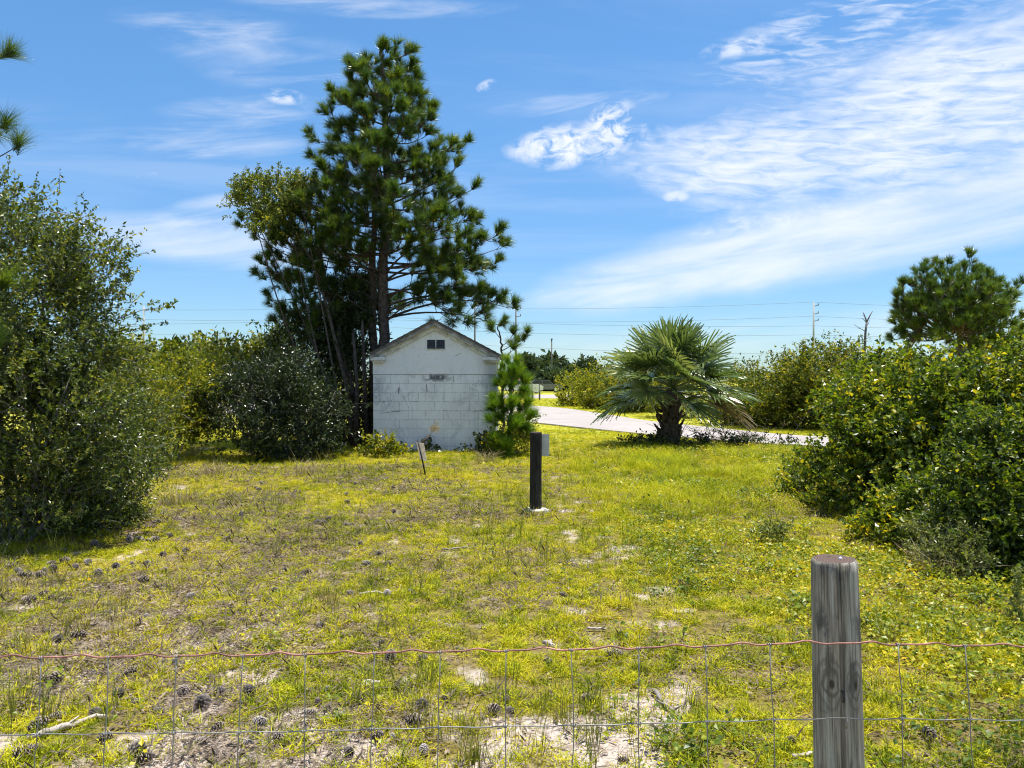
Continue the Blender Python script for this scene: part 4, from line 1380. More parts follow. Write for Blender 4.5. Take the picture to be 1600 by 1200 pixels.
def tower():
    d = 200
    x = P(900, 600, d)[0]
    t = thing('lookout_tower', 'distant house top with white hipped roof above the shrubs', 'building', (x, d, 0))
    k = d / FPX
    zr0, zr1 = P(0, 584, d)[2], P(0, 576.5, d)[2]
    mb = MB()
    h = 12 * k
    mb.add([(-h, -h, zr0), (h, -h, zr0), (h, h, zr0), (-h, h, zr0), (-h * .12, 0, zr1), (h * .12, 0, zr1), (-h, -h, zr0 - .25), (h, -h, zr0 - .25), (h, h, zr0 - .25), (-h, h, zr0 - .25)],
           [(0, 1, 5, 4), (2, 3, 4, 5), (9, 8, 7, 6), (0, 6, 7, 1), (1, 7, 8, 2), (2, 8, 9, 3), (3, 9, 6, 0)], [(1, 2, 5), (3, 0, 4)])
    link('roof', mb.mesh('tower_roof', M['white_paint']), t)
    mb = MB()
    w = 8.5 * k
    mb.box((-w, -w, -.2), (w, w, zr0 - .26))
    wl = link('wall', mb.mesh('tower_wall', M['cream']), t)
    for i in range(3):
        mb = MB()
        a = -w + .12 + i * (2 * w - .2) / 3
        mb.box((a, -w - .03, zr0 - 1.6), (a + (2 * w) / 3 - .2, -w - .004, zr0 - .5))
        link('window', mb.mesh('tower_window', M['glass']), t)
tower()

def far_lot():
    for i, (px, py0, py1, w) in enumerate(((822, 620, 625.5, 1.6), (827.5, 620, 625.5, 1.6), (832.5, 611, 625.5, 2), (843, 610, 625.3, 3))):
        d = CAMZ * FPX / (py1 - HZ)
        x = (px - 800) / FPX * d
        mb = MB()
        h = (py1 - py0) / FPX * d
        mb.tube([(0, 0, -.1), (0, 0, h - .03), (0, 0, h)], [w / 2 * d / FPX, w / 2 * d / FPX, w / 2.6 * d / FPX], 8)
        o = link('bollard', mb.mesh('bollard', M['dark_pole'], True), None, (x, d, 0))
        tag(o, ('short wooden bollard nearest the young pine on the far verge', 'short wooden bollard, second of the far row from the left', 'tall thin post left of the far notice board', 'thick tall post at the right of the far notice board')[i], 'bollard', 'posts on the far verge')
    d = 60
    t = thing('notice_board', 'pale double notice board on posts beside the far car park', 'sign', (P(837, 600, d)[0], d, 0))
    mb = MB()
    mb.tube([(-.28, 0, -.1), (-.28, 0, 1.3)], .04, 6)
    link('leg', mb.mesh('board_leg', M['dark_pole']), t)
    link('leg', mb.mesh('board_leg', M['dark_pole']), t, (.56, 0, 0))
    for s in (-.14, .14):
        mb = MB()
        mb.box((s - .125, -.03, .55), (s + .125, .03, 1.2))
        link('panel', mb.mesh('board_panel', M['white_paint']), t)
    # parked cars
    def car(px, d, mat, label):
        t = thing('parked_car', label, 'car', (P(px, 600, d)[0], d, .02), 0, 'cars in the far car park')
        mb = MB()
        mb.prism_y([(-2.1, .35), (2.1, .35), (2.15, .75), (1.9, .92), (1.1, .98), (.5, 1.45), (-1.1, 1.48), (-1.9, 1.0), (-2.15, .9)], -.85, .85)
        link('body', mb.mesh('car_body', mat), t)
        for poly in ([(.95, 1.0), (.48, 1.38), (-.2, 1.40), (-.2, 1.0)], [(-.3, 1.0), (-.3, 1.40), (-1.05, 1.40), (-1.6, 1.02)]):
            mb = MB()
            mb.prism_y(poly[::-1], -.862, -.852)
            link('window', mb.mesh('car_window', M['glass']), t)
        for xx in (-1.35, 1.35):
            mb = MB()
            mb.tube([(xx, -.88, .33), (xx, -.66, .33)], .33, 14)
            wv = link('wheel', mb.mesh('wheel', M['tyre'], False), t)
            mb = MB()
            mb.tube([(xx, -.895, .33), (xx, -.881, .33)], .18, 10)
            link('rim', mb.mesh('rim', M['lead'], False), wv)
    car(818, 84, M['white_paint'], 'white car parked beyond the far bollards')
    car(850, 90, simple('car_grey', (.16, .16, .17), .35, .3), 'dark grey car parked right of the notice board')
    # low building with a rust red roof
    d = 104
    t = thing('park_building', 'low cream building with rust red roof beyond the parked cars', 'building', (P(822, 600, d)[0], d, 0))
    mb = MB()
    mb.box((-3.4, 0, -.1), (3.4, 4, 1.0))
    mb.box((-3.2, 0, 1.0), (3.2, 4, 1.05))
    link('wall', mb.mesh('park_wall', M['cream']), t)
    mb = MB()
    mb.add([(-3.8, -.4, 1.06), (3.8, -.4, 1.06), (3.8, 4.4, 1.06), (-3.8, 4.4, 1.06), (-2.6, 2, 1.7), (2.6, 2, 1.7)], [(0, 1, 5, 4), (2, 3, 4, 5), (3, 2, 1, 0)], [(1, 2, 5), (3, 0, 4)])
    link('roof', mb.mesh('park_roof', M['red_roof']), t)
far_lot()

for i, (px, py, rx, rz, d) in enumerate(((832, 590, 13, 15, 118), (846, 586, 9, 12, 125), (862, 584, 14, 16, 130), (884, 590, 16, 12, 126), (815, 588, 14, 18, 112), (925, 590, 20, 16, 140), (700, 585, 60, 18, 120), (1010, 590, 60, 16, 140), (870, 598, 30, 10, 100))):
    shrub('far_tree', ('far dark tree right of the young pine', 'narrow far tree left of the light mast', 'far tree directly behind the light mast', 'rounded far tree left of the white roofed tower', 'far tree behind the top of the young pine', 'far tree right of the white roofed tower',
                       'far tree line behind the shed', 'far trees behind the palm crown', 'low far scrub under the light mast')[i], 'tree', (P(px, 600, d)[0], d, 0),
          [E(px, py, d, rx, rz), E(px - rx * .4, py + 8, d, rx * .7, rz * .8), E(px + rx * .4, py + 10, d, rx * .7, rz * .8)], 380, .009 * d, 'far_leaf', 120 + i, per=7, twig=.012 * d, stems=3, stem_r=.16, lump=.3,
          group='trees beyond the far car park', foliage_name='crown', stem_name='limbs')
# distant wood closing the horizon
def far_wood():
    r = np.random.default_rng(140)
    n = 26000
    x = r.uniform(-700, 700, n)
    y = 300 + r.uniform(0, 40, n)
    h = 3.0 + 2.2 * fbm(x * .08 + 50, x * 0 + 3, 9, 4)
    z = r.random(n) ** .6 * h
    V, F = leaf_faces(np.stack([x, y, z], -1), rdir(n, r), norm(rdir(n, r) + [0, 0, .6]), 1.7 * r.uniform(.6, 1.3, n), 1.3)
    o = link('distant_wood', mesh_np('distant_wood', V, F, M['far_leaf'], tint=np.repeat(r.random(n), 4)))
    o['kind'] = 'stuff'
    o['label'] = 'low distant wood along the horizon'
far_wood()


# ------------------------------------------------------------------ posts and signs
def round_post(name, H, r0, r1, mat, topmat, bevel=.008, sides=168, rings=60, checks=7, seed=1, wob=.002):
    """round timber from the ground up, with drying checks cut into it; returns (side mesh, top mesh)"""
    r = np.random.default_rng(seed)
    th = np.linspace(0, 2 * np.pi, sides, endpoint=False)
    zs = np.concatenate([np.linspace(-.12, H - bevel, rings), [H]])
    ck = [(r.uniform(0, 6.28), r.uniform(.25, .8) * H, r.uniform(.12, .35) * H) for _ in range(checks)]
    ck += [(-math.pi / 2 - .12, H * .6, H * .6), (-math.pi / 2 + .35, H * .86, H * .12)]
    V = []
    for z in zs:
        rr = r0 + (r1 - r0) * max(z, 0) / H
        if z == H:
            rr -= bevel * .7
        R_ = rr + wob * np.sin(3 * th + z * 2.1) + wob * .6 * np.sin(7 * th - z * 4)
        for a, zc, hl in ck:
            da = np.abs((th - a - .05 * math.sin(z * 9) + np.pi) % (2 * np.pi) - np.pi)
            R_ = R_ - .011 * np.exp(-(da / .03) ** 2) * math.exp(-((z - zc) / hl) ** 4)
        V.append(np.stack([R_ * np.cos(th), R_ * np.sin(th), np.full(sides, z)], -1))
    V = np.concatenate(V)
    n = len(zs)
    i = np.arange(n - 1)[:, None] * sides
    j = np.arange(sides)[None]
    k = (j + 1) % sides
    Q = np.stack([i + j, i + k, i + sides + k, i + sides + j], -1).reshape(-1, 4)
    side = mesh_np(name, V, Q, mat, smooth=True)
    ring = V[-sides:]
    T = []
    TV = [ring]
    for f in (.72, .4, .12):
        q = ring.copy()
        q[:, :2] *= f
        q[:, 2] += r.normal(size=sides) * .0008 + (.0015 if f < .5 else 0)
        TV.append(q)
    TV = np.concatenate(TV + [np.array([[0, 0, H]])])
    i = np.arange(3)[:, None] * sides
    TQ = np.stack([i + j, i + k, i + sides + k, i + sides + j], -1).reshape(-1, 4)
    c = len(TV) - 1
    TT = np.stack([3 * sides + np.arange(sides), 3 * sides + (np.arange(sides) + 1) % sides, np.full(sides, c)], -1)
    top = mesh_np(name + '_top', TV, [TQ, TT], topmat, smooth=True)
    return side, top

DF = 1.95                                              # distance of the fence
def fence_post():
    zt = P(0, 884, DF)[2]
    c = P(1336, 1100, DF)
    t = thing('fence_post', 'weathered round wooden fence post with knots standing in the wire fence', 'post', (c[0] + .008, DF + .075, 0))
    s, top = round_post('post_shaft', zt, .067, .0575, M['post'], M['endgrain'], seed=3)
    t.rotation_euler = (0, R(-1.5), 0)
    link('shaft', s, t)
    link('end_grain', top, t)
    mb = MB()
    mb.tube([(.014, -.008, zt - .004), (.014, -.008, zt + .0045), (.014, -.008, zt + .006)], [.0052, .0052, .003], 12)
    link('nail', mb.mesh('nail', M['lead'], True), t)
    # staple pinning the lower wires
    mb = MB()
    mb.tube([(-.004, -.064, .732), (-.004, -.071, .736), (-.004, -.071, .71), (-.004, -.064, .706)], .0018, 6)
    link('staple', mb.mesh('staple', M['galv'], True), t)
    mb = MB()
    mb.tube([(-.012, -.060, .80), (-.012, -.0665, .802), (-.010, -.067, .775), (-.010, -.061, .772)], .0022, 6)
    link('staple', mb.mesh('staple', M['black'], True), t)
fence_post()

def wire_fence():
    t = thing('wire_fence', 'woven field wire fence with a reddish top wire across the foreground', 'fence', (0, DF, 0))
    base = np.array([0, DF, 0])
    r = np.random.default_rng(6)
    topx, topy = [-260, 0, 180, 430, 700, 900, 1100, 1260, 1345, 1500, 1600, 1900], [1031, 1027, 1026, 1023, 1018, 1015, 1010, 1005, 1006, 1009, 1010, 1014]
    secx, secy = [-260, 0, 180, 430, 700, 900, 1100, 1300, 1600, 1900], [1153, 1150, 1148, 1145, 1138, 1135, 1130, 1124, 1127, 1130]
    stays = [-145, -40, 66, 172, 275, 378, 477, 585, 688, 790, 893, 997, 1101, 1202, 1304, 1404, 1508, 1612, 1716]
    zrows = [None, None, .55, .38, .22, .08]
    def lean(z):                                        # the foot of the fence stands a little nearer
        return -.10 * max(0, (.92 - z)) / .92
    lines = []
    for row in range(6):
        xs = np.arange(-255, 1890, 6.0)
        if row == 0:
            py = np.interp(xs, topx, topy)
            mid_ = [(a + b_) / 2 + 8 for a, b_ in zip(stays[:-1], stays[1:])]
            for m_ in mid_:
                py = py - 3.6 * np.exp(-((xs - m_) / 15) ** 2) + 1.4 * np.exp(-((xs - m_ - 30) / 14) ** 2)
        else:
            py = np.interp(xs, secx, secy) + .9 * np.sin(xs / 16.4)
        pts = np.array([P(a, b_, DF) for a, b_ in zip(xs, py)])
        if row > 1:
            pts[:, 2] = zrows[row] + (pts[:, 2] - pts[:, 2].mean()) * .6
        pts[:, 1] += np.array([lean(z) for z in pts[:, 2]]) - .002
        if row >= 1:                                    # keep the picture position of the second wire in spite of the lean
            pts[:, 0] *= pts[:, 1] / DF
            if row == 1:
                pts[:, 2] = CAMZ + (pts[:, 2] - CAMZ) * pts[:, 1] / DF
        mb = MB()
        mb.tube(pts - base, .0024 if row == 0 else .0016, 6)
        o = link('top_wire' if row == 0 else 'line_wire', mb.mesh('line_wire', M['red_wire'] if row == 0 else M['galv'], True), t)
        if row == 0:
            o['label'] = 'crimped reddish top wire'
        lines.append(pts)
    knot = MB()
    q = np.linspace(0, 2 * np.pi * 2.2, 22)
    knot.tube(np.stack([np.linspace(-.0055, .0055, 22), .0034 * np.cos(q), .0034 * np.sin(q)], -1), .0014, 5)
    kme = knot.mesh('knot', M['galv'], True)
    for px in stays:
        if px == 1304:
            continue
        cross = []
        for row, L in enumerate(lines):
            xx = P(px, 600, DF)[0]
            f = 1.0 + .0
            zx = np.interp(xx, L[:, 0], L[:, 2])
            yx = np.interp(xx, L[:, 0], L[:, 1])
            cross.append((xx + r.normal() * .0025 + (0 if row == 0 else .0006 * (px - 800) / 100 * 0), yx, zx))
        cross = np.array(cross)
        pts = []
        for a, c in zip(cross[:-1], cross[1:]):
            for u in (0, .33, .66):
                p = a + (c - a) * u
                if u:
                    p = p + [r.normal() * .0018, 0, 0]
                pts.append(p)
        pts.append(cross[-1])
        mb = MB()
        mb.tube(np.array(pts) - base + [0, -.003, 0], .00145, 5)
        link('stay_wire', mb.mesh('stay_wire', M['galv'], True), t)
        for c in cross:
            link('knot', kme, t, c - base + [0, -.002, 0], (0, r.normal() * .2, r.normal() * .1))
wire_fence()

def sign_post():
    g = G(837, 803)
    d = g[1]
    H = (803 - 677) / FPX * d
    rad = 9.3 / FPX * d
    t = thing('sign_post', 'dark round wooden post holding a grey metal sign seen from behind', 'sign post', g)
    s, top = round_post('sign_post_shaft', H, rad, rad * .97, M['dark_post'], M['endgrain'], seed=9, rings=40, wob=.003)
    link('shaft', s, t)
    link('end_grain', top, t)
    mb = MB()
    mb.box((-.03, rad + .003, H - .29), (.165, rad + .008, H - .03))
    link('sign_panel', mb.mesh('sign_panel', M['sign_back']), t)
    mb = MB()
    r = np.random.default_rng(10)
    th = np.linspace(0, 2 * np.pi, 14, endpoint=False)
    V = np.concatenate([np.stack([(rad + .06 + r.uniform(-.02, .03, 14)) * np.cos(th) * 1.1, (rad + .05) * np.sin(th), np.full(14, z)], -1) * [f, f, 1] for z, f in ((-.1, 1.0), (.035, .97), (.05, .8))])
    i = np.arange(2)[:, None] * 14
    j = np.arange(14)[None]
    k = (j + 1) % 14
    mb.add(V, np.stack([i + j, i + k, i + 14 + k, i + 14 + j], -1).reshape(-1, 4), [(28, 28 + a, 28 + a + 1) for a in range(1, 13)])
    link('footing', mb.mesh('footing', M['concrete']), t)
sign_post()

def yard_sign():
    g = G(666, 746)
    d = g[1]
    t = thing('stake_sign', 'small beige sign on a leaning black stake in front of the shed', 'sign', g)
    top = P(652.5, 688, d) - g
    mb = MB()
    mb.tube([np.array([.0, 0, -.05]), top * .5, top], [.014, .013, .012], 6)
    link('stake', mb.mesh('stake', M['black'], True), t)
    a, c = P(650, 691, d) - g, P(661, 694, d) - g
    e, f = P(666, 722, d) - g, P(656, 719, d) - g
    q = np.array([a, c, e, f])
    q[:, 1] += .018
    q[1:3, 1] += .10
    qb = q + [0, .012, 0]
    mb = MB()
    mb.add(np.concatenate([q, qb]), [(3, 2, 1, 0), (4, 5, 6, 7), (0, 1, 5, 4), (1, 2, 6, 5), (2, 3, 7, 6), (3, 0, 4, 7)])
    link('board', mb.mesh('sign_board', M['board']), t)
yard_sign()

def dead_weed():
    d = 15.2
    g = np.array([P(658, 700, d)[0], d, 0.])
    t = thing('dry_weed', 'dry brown weed with a fluffy head against the white wall', 'plant', g)
    mb = MB()
    l = np.array([g, P(660, 700, d), P(664, 688, d), P(672, 678, d)]) - g
    mb.tube(l, [.02, .018, .02, .012], 6)
    r = np.random.default_rng(2)
    for k in range(26):
        s = l[2] + (l[3] - l[2]) * r.uniform(-.6, 1)
        mb.tube([s, s + np.array([r.normal() * .06, r.normal() * .04, r.normal() * .05 + .02])], [.006, .002], 4)
    link('stalk', mb.mesh('weed_stalk', M['twig'], True), t)
    c = P(680, 670, d) - g
    V, F, tn = tuft_mesh(np.array([c + r.normal(size=3) * .05 for _ in range(14)]), rdir(14, r), 26, .15, .003, r)
    link('seed_head', mesh_np('seed_head', V, F, M['dry_grass'], tint=tn), t)
dead_weed()


# ------------------------------------------------------------------ ground cover (uncountable)
src = bpy.data.collections.new('tuft_sources')
def blades(n, h, spread, w, seed, lean=.5, curl=.3):
    r = np.random.default_rng(seed)
    a = r.uniform(0, 6.28, n)
    p = np.stack([np.cos(a), np.sin(a), np.zeros(n)], -1) * (spread * np.sqrt(r.random(n)))[:, None]
    p[:, 2] = -.01
    b = a + r.normal(0, .8, n)
    o = np.stack([np.cos(b), np.sin(b), np.zeros(n)], -1)
    L = h * r.uniform(.5, 1.15, n)
    le = lean * r.uniform(.2, 1.3, n)
    m = p + (o * (le * .4)[:, None] + [0, 0, 1]) * (L * .55)[:, None]
    e = p + (o * (le + curl * r.random(n))[:, None]) * L[:, None] + np.array([0, 0, 1]) * (L * (1 - .25 * le))[:, None]
    s = np.stack([-np.sin(b), np.cos(b), np.zeros(n)], -1)
    s = norm(s + r.normal(size=(n, 3)) * .3) * w * .5
    V = np.stack([p - s, p + s, m + s * .85, m - s * .85, e], 1).reshape(-1, 3)
    k = np.arange(n)[:, None] * 5
    return V, [np.concatenate([k + [0, 1, 2, 3]]), np.concatenate([k + [3, 2, 4]])], np.repeat(r.random(n), 5)

def rosette(n, h, spread, leaf, seed, lw=.75):
    r = np.random.default_rng(seed)
    a = r.uniform(0, 6.28, n)
    o = np.stack([np.cos(a), np.sin(a), np.zeros(n)], -1)
    C = o * (spread * np.sqrt(r.random(n)))[:, None] + np.array([0, 0, 1]) * (h * r.uniform(.1, 1, n))[:, None]
    D = norm(o + rdir(n, r) * .7 + [0, 0, .1])
    U = norm(rdir(n, r) * .6 + [0, 0, 1])
    L = leaf * r.uniform(.6, 1.2, n)
    V, F = leaf_faces(C, D, U, L, L * lw, .18)
    return V, F, np.repeat(r.random(n), 4)

def litter(n, L, spread, w, seed):
    r = np.random.default_rng(seed)
    C = np.stack([r.normal(size=n) * spread, r.normal(size=n) * spread, r.uniform(.004, .022, n)], -1)
    D = norm(np.stack([r.normal(size=n), r.normal(size=n), r.normal(size=n) * .12], -1))
    U = norm(rdir(n, r) * .5 + [0, 0, 1])
    V, F = leaf_faces(C, D, U, L * r.uniform(.5, 1.2, n), w, .1)
    return V, F, np.repeat(r.random(n), 4)

def stuff_cloud(name, sources, pts, scl, rot, idx, label):
    col = bpy.data.collections.new(name + '_sources')
    for i, (V, F, tn, mt) in enumerate(sources):
        o = bpy.data.objects.new('%s_tuft_%02d' % (name, i), mesh_np(name + '_tuft', V, F, mt, tint=tn))
        col.objects.link(o)
    me = bpy.data.meshes.new(name)
    me.vertices.add(len(pts))
    me.vertices.foreach_set('co', pts.astype(np.float32).ravel())
    a = me.attributes.new('scl', 'FLOAT', 'POINT')
    a.data.foreach_set('value', scl.astype(np.float32))
    a = me.attributes.new('rot', 'FLOAT_VECTOR', 'POINT')
    a.data.foreach_set('vector', rot.astype(np.float32).ravel())
    a = me.attributes.new('idx', 'INT', 'POINT')
    a.data.foreach_set('value', idx.astype(np.int32))
    o = link(name, me)
    o['kind'] = 'stuff'
    o['label'] = label
    ng = bpy.data.node_groups.new(name, 'GeometryNodeTree')
    ng.interface.new_socket('Geometry', in_out='INPUT', socket_type='NodeSocketGeometry')
    ng.interface.new_socket('Geometry', in_out='OUTPUT', socket_type='NodeSocketGeometry')
    b = NB(ng)
    gi, go = b.node('NodeGroupInput'), b.node('NodeGroupOutput')
    ci = b.node('GeometryNodeCollectionInfo', {'Collection': col, 'Separate Children': True, 'Reset Children': True})
    na_ = lambda nm, ty: b.node('GeometryNodeInputNamedAttribute', {'Name': nm}, data_type=ty).outputs['Attribute']
    ip = b.node('GeometryNodeInstanceOnPoints', {'Pick Instance': True})
    b.L.new(gi.outputs[0], ip.inputs['Points'])
    b.L.new(ci.outputs[0], ip.inputs['Instance'])
    b.L.new(na_('idx', 'INT'), ip.inputs['Instance Index'])
    b.L.new(na_('rot', 'FLOAT_VECTOR'), ip.inputs['Rotation'])
    b.L.new(na_('scl', 'FLOAT'), ip.inputs['Scale'])
    b.L.new(ip.outputs[0], go.inputs[0])
    md = o.modifiers.new('scatter', 'NODES')
    md.node_group = ng
    return o

def scatter(y0, y1, dens, r, xpad=1.5, half=.72):
    """random ground points with a density (per m2) that depends on distance"""
    ys = np.linspace(y0, y1, 60)
    w = dens(ys) * 2 * (ys * half + xpad)
    tot = np.trapezoid(w, ys) if hasattr(np, 'trapezoid') else np.trapz(w, ys)
    cdf = np.concatenate([[0], np.cumsum((w[1:] + w[:-1]) / 2)])
    cdf /= cdf[-1]
    n = int(tot)
    y = np.interp(r.random(n), cdf, ys)
    x = r.uniform(-1, 1, n) * (y * half + xpad)
    return x, y

shed_x0, shed_x1 = P(583, 0, 17)[0] - .05, P(775, 0, 17)[0] + .05
def allowed(x, y):
    return ~in_road(x, y, .1) & ~((x > shed_x0) & (x < shed_x1) & (y > 16.9) & (y < 20.6))

def finish(x, y, r, smin, smax, nsrc, tilt=.15):
    n = len(x)
    pts = np.stack([x, y, gz(x, y)], -1)
    rot = np.stack([r.normal(size=n) * tilt, r.normal(size=n) * tilt, r.uniform(0, 6.28, n)], -1)
    return pts, r.uniform(smin, smax, n) * (1 + .035 * np.clip(y - 5, 0, 9)), rot, r.integers(0, nsrc, n)

def ground_cover():
    r = np.random.default_rng(200)
    # short grass
    x, y = scatter(1.2, 24, lambda d: 1750 * np.clip(4.2 / d, .08, 1) ** 1.25, r)
    keep = (r.random(len(x)) < np.clip(1.15 - 1.0 * sand_mask(x, y), .1, 1) * np.clip((fbm(x * 8 + 5, y * 8 + 2, 33, 2) - .30) * 3.4, .06, 1)) & allowed(x, y)
    x, y = x[keep], y[keep]
    S = [(*blades(14, .05, .032, .0042, 300 + i, 1.0, .5), M['grass']) for i in range(6)] + [(*rosette(9, .028, .035, .016, 310 + i, .42), M['grass']) for i in range(3)] + [(*blades(8, .085, .02, .0036, 320 + i, .55, .4), M['grass']) for i in range(2)]
    p, s, ro, ix = finish(x, y, r, .6, 1.3, len(S))
    stuff_cloud('grass', S, p, s, ro, ix, 'short yellow green grass and weeds over sandy ground')
    # verge grass beyond the road
    x = r.uniform(-4, 14, 16000)
    y = r.uniform(20, 60, 16000)
    keep = allowed(x, y) & (r.random(16000) < .8)
    x, y = x[keep], y[keep]
    p, s, ro, ix = finish(x, y, r, 1.0, 2.0, 4)
    stuff_cloud('verge_grass', S[:4], p, s, ro, ix, 'mown grass on the verge beyond the road')
    # vines creeping over the right half
    x, y = scatter(1.6, 17, lambda d: 360 * np.clip(4.5 / d, .1, 1) ** 1.1, r)
    v = fbm(x * .8 + 31, y * .8 + 7, 77, 4)
    right = np.clip((x - .10 * y - .1) / 1.4, 0, 1)
    keep = (r.random(len(x)) < np.clip((v - .44) * 5, 0, 1) * (.015 + .98 * right)) & allowed(x, y)
    x, y = x[keep], y[keep]
    S2 = [(*rosette(12, .10, .085, .028, 330 + i, .85), M['ground_vine']) for i in range(5)]
    p, s, ro, ix = finish(x, y, r, .6, 1.3, 5)
    stuff_cloud('ground_vine', S2, p, s, ro, ix, 'yellowing vine leaves creeping over the grass')
    # taller wiry grass
    x, y = scatter(1.8, 19, lambda d: 40 * np.clip(6 / d, .2, 1), r)
    v = fbm(x * 1.1 + 13, y * 1.1 + 27, 91, 4)
    keep = (r.random(len(x)) < np.clip((v - .52) * 6, 0, 1)) & allowed(x, y)
    x, y = x[keep], y[keep]
    S3 = [(*blades(12, .20, .05, .0035, 340 + i, .35, .25), M['tall_grass']) for i in range(5)] + [(*blades(5, .26, .02, .003, 346 + i, .2, .3), M['tall_grass']) for i in range(3)]
    p, s, ro, ix = finish(x, y, r, .45, 1.15, 8)
    stuff_cloud('tall_grass', S3, p, s, ro, ix, 'wiry taller grass stalks standing in clumps')
    # soft taller grass in the middle right
    n_ = 4200
    y = r.normal(13.0, 2.6, n_)
    x = (r.normal(1075, 105, n_) - 800) / FPX * y
    keep = (r.random(n_) < np.clip((fbm(x * 1.6 + 3, y * 1.6 + 8, 17, 4) - .44) * 5, 0, .8)) & allowed(x, y) & (y > 7) & (y < 18.5)
    x, y = x[keep], y[keep]
    S5 = [(*blades(13, .19, .07, .0045, 370 + i, .7, .5), M['soft_grass']) for i in range(4)]
    p, s, ro, ix = finish(x, y, r, .5, 1.1, 4)
    stuff_cloud('soft_grass', S5, p, s, ro, ix, 'soft bright knee high grass before the palm')
    # pine straw and dry bits
    x, y = scatter(1.3, 14, lambda d: 760 * np.clip(4 / d, .15, 1) ** 1.1, r)
    v = fbm(x * .9 + 3, y * .9 + 71, 55, 4)
    left = np.clip((.1 * y + .5 - x) / 2.2, .28, 1)
    keep = (r.random(len(x)) < np.clip((v - .36) * 3.2, 0, 1) * left) & allowed(x, y)
    x, y = x[keep], y[keep]
    S4 = [(*litter(14, .13, .07, .0028, 350 + i), M['straw']) for i in range(4)] + [(*litter(7, .035, .06, .014, 356 + i), M['straw']) for i in range(3)]
    S4 += [(*litter(9, .07, .06, .008, 360 + i), M['twig']) for i in range(4)]
    p, s, ro, ix = finish(x, y, r, .6, 1.3, 11, .05)
    s = s * np.where(ix >= 7, 1 + .05 * np.clip(y - 3, 0, 9), 1)
    stuff_cloud('pine_straw', S4, p, s, ro, ix, 'brown pine straw and dry leaf bits on the sand')
ground_cover()


# ------------------------------------------------------------------ pine cones
def cone_mesh(seed, L, Rm, mat, openness=1.0):
    r = np.random.default_rng(seed)
    mb = MB()
    n = 58
    mb.tube([(0, 0, 0), (0, 0, L * .3), (0, 0, L * .7), (0, 0, L)], [Rm * .25, Rm * .4, Rm * .3, Rm * .1], 7)
    for k in range(n):
        u = (k + .5) / n
        a = k * 2.399963
        prof = math.sin(math.pi * (u * .86 + .12)) ** .8
        rr = Rm * (.35 + .65 * prof)
        el_ = R(-25 + 95 * u * 1.0) + r.normal() * .1
        o = np.array([math.cos(a), math.sin(a), 0])
        s = np.array([-math.sin(a), math.cos(a), 0])
        base = np.array([0, 0, L * (.04 + .9 * u)]) + o * rr * .22
        dv = o * math.cos(el_) + np.array([0, 0, math.sin(el_)])
        tip = base + dv * rr * .85 * openness
        w = rr * .34
        nrm = np.cross(s, dv)
        t_ = rr * .10
        V = [base - s * w * .4, base + s * w * .4, tip - dv * rr * .14 + s * w, tip + nrm * t_, tip - dv * rr * .14 - s * w, tip - dv * rr * .1 - nrm * t_ * 1.2]
        mb.add(V, None, [(0, 1, 3), (1, 2, 3), (0, 3, 4), (1, 0, 5), (2, 1, 5), (0, 4, 5), (3, 2, 5), (4, 3, 5)])
    tint = np.concatenate([np.zeros(mb.n - 6 * n), np.tile([0, 0, .8, 1, .8, .5], n)])
    return mb.mesh('pine_cone', mat, False, tint)
cone_src = [cone_mesh(1, .085, .030, M['cone']), cone_mesh(2, .075, .032, M['cone'], 1.1), cone_mesh(3, .095, .028, M['cone_grey'], .9), cone_mesh(4, .07, .028, M['cone'], 1.0)]
Z1 = [(45, 275, 40), (80, 292, 55), (115, 325, 60), (185, 322, 50), (240, 262, 45), (300, 250, 50), (540, 283, 60), (685, 262, 40), (615, 262, 30), (770, 283, 35), (455, 310, 45), (515, 362, 30), (672, 343, 60), (700, 384, 32),
      (895, 402, 58), (200, 410, 45), (235, 430, 48), (135, 440, 65), (295, 440, 50), (680, 502, 45), (490, 490, 40), (220, 580, 45), (265, 625, 72), (360, 600, 72), (725, 152, 46), (795, 130, 35), (605, 155, 46), (1070, 100, 28),
      (1065, 137, 30), (1265, 415, 35), (1135, 512, 32), (1285, 365, 38), (815, 700, 50), (610, 745, 60), (255, 795, 78), (550, 855, 62), (640, 885, 58), (1025, 850, 60), (945, 905, 84), (1165, 850, 68), (745, 925, 55), (1450, 940, 70),
      (1450, 825, 32), (1535, 820, 60), (265, 965, 72), (175, 1020, 90), (1015, 1015, 72), (945, 1075, 68), (640, 1140, 90), (165, 1135, 55), (1160, 1090, 60), (1300, 1072, 58), (1500, 540, 48), (735, 65, 40), (1490, 885, 36)]
Z2 = [(90, 150, 30), (790, 205, 36), (40, 375, 40), (215, 395, 66), (330, 380, 40), (120, 240, 34), (230, 675, 60), (380, 685, 50), (185, 615, 36), (555, 640, 40), (970, 685, 46), (1285, 665, 58), (1320, 725, 30), (485, 860, 40),
      (380, 905, 75), (775, 860, 52), (795, 920, 46), (712, 922, 64), (1160, 862, 58), (340, 990, 80), (165, 1055, 60), (240, 1050, 40), (385, 1118, 84), (35, 1130, 58), (1325, 1160, 55), (1470, 830, 40), (1045, 400, 40)]
cones = [(x / 3, 800 + y / 3, s / 3) for x, y, s in Z1] + [(533 + x / 3, 800 + y / 3, s / 3) for x, y, s in Z2] + [(1454, 1160, 23), (1240, 1165, 18)]
rc = random.Random(77)
for _ in range(46):                                     # smaller ones farther off
    py = rc.uniform(745, 905)
    cones.append((rc.uniform(230 - (py - 745) * 1.2, 620), py, 0))
for _ in range(7):
    cones.append((rc.uniform(20, 560), rc.uniform(1040, 1195), 0))
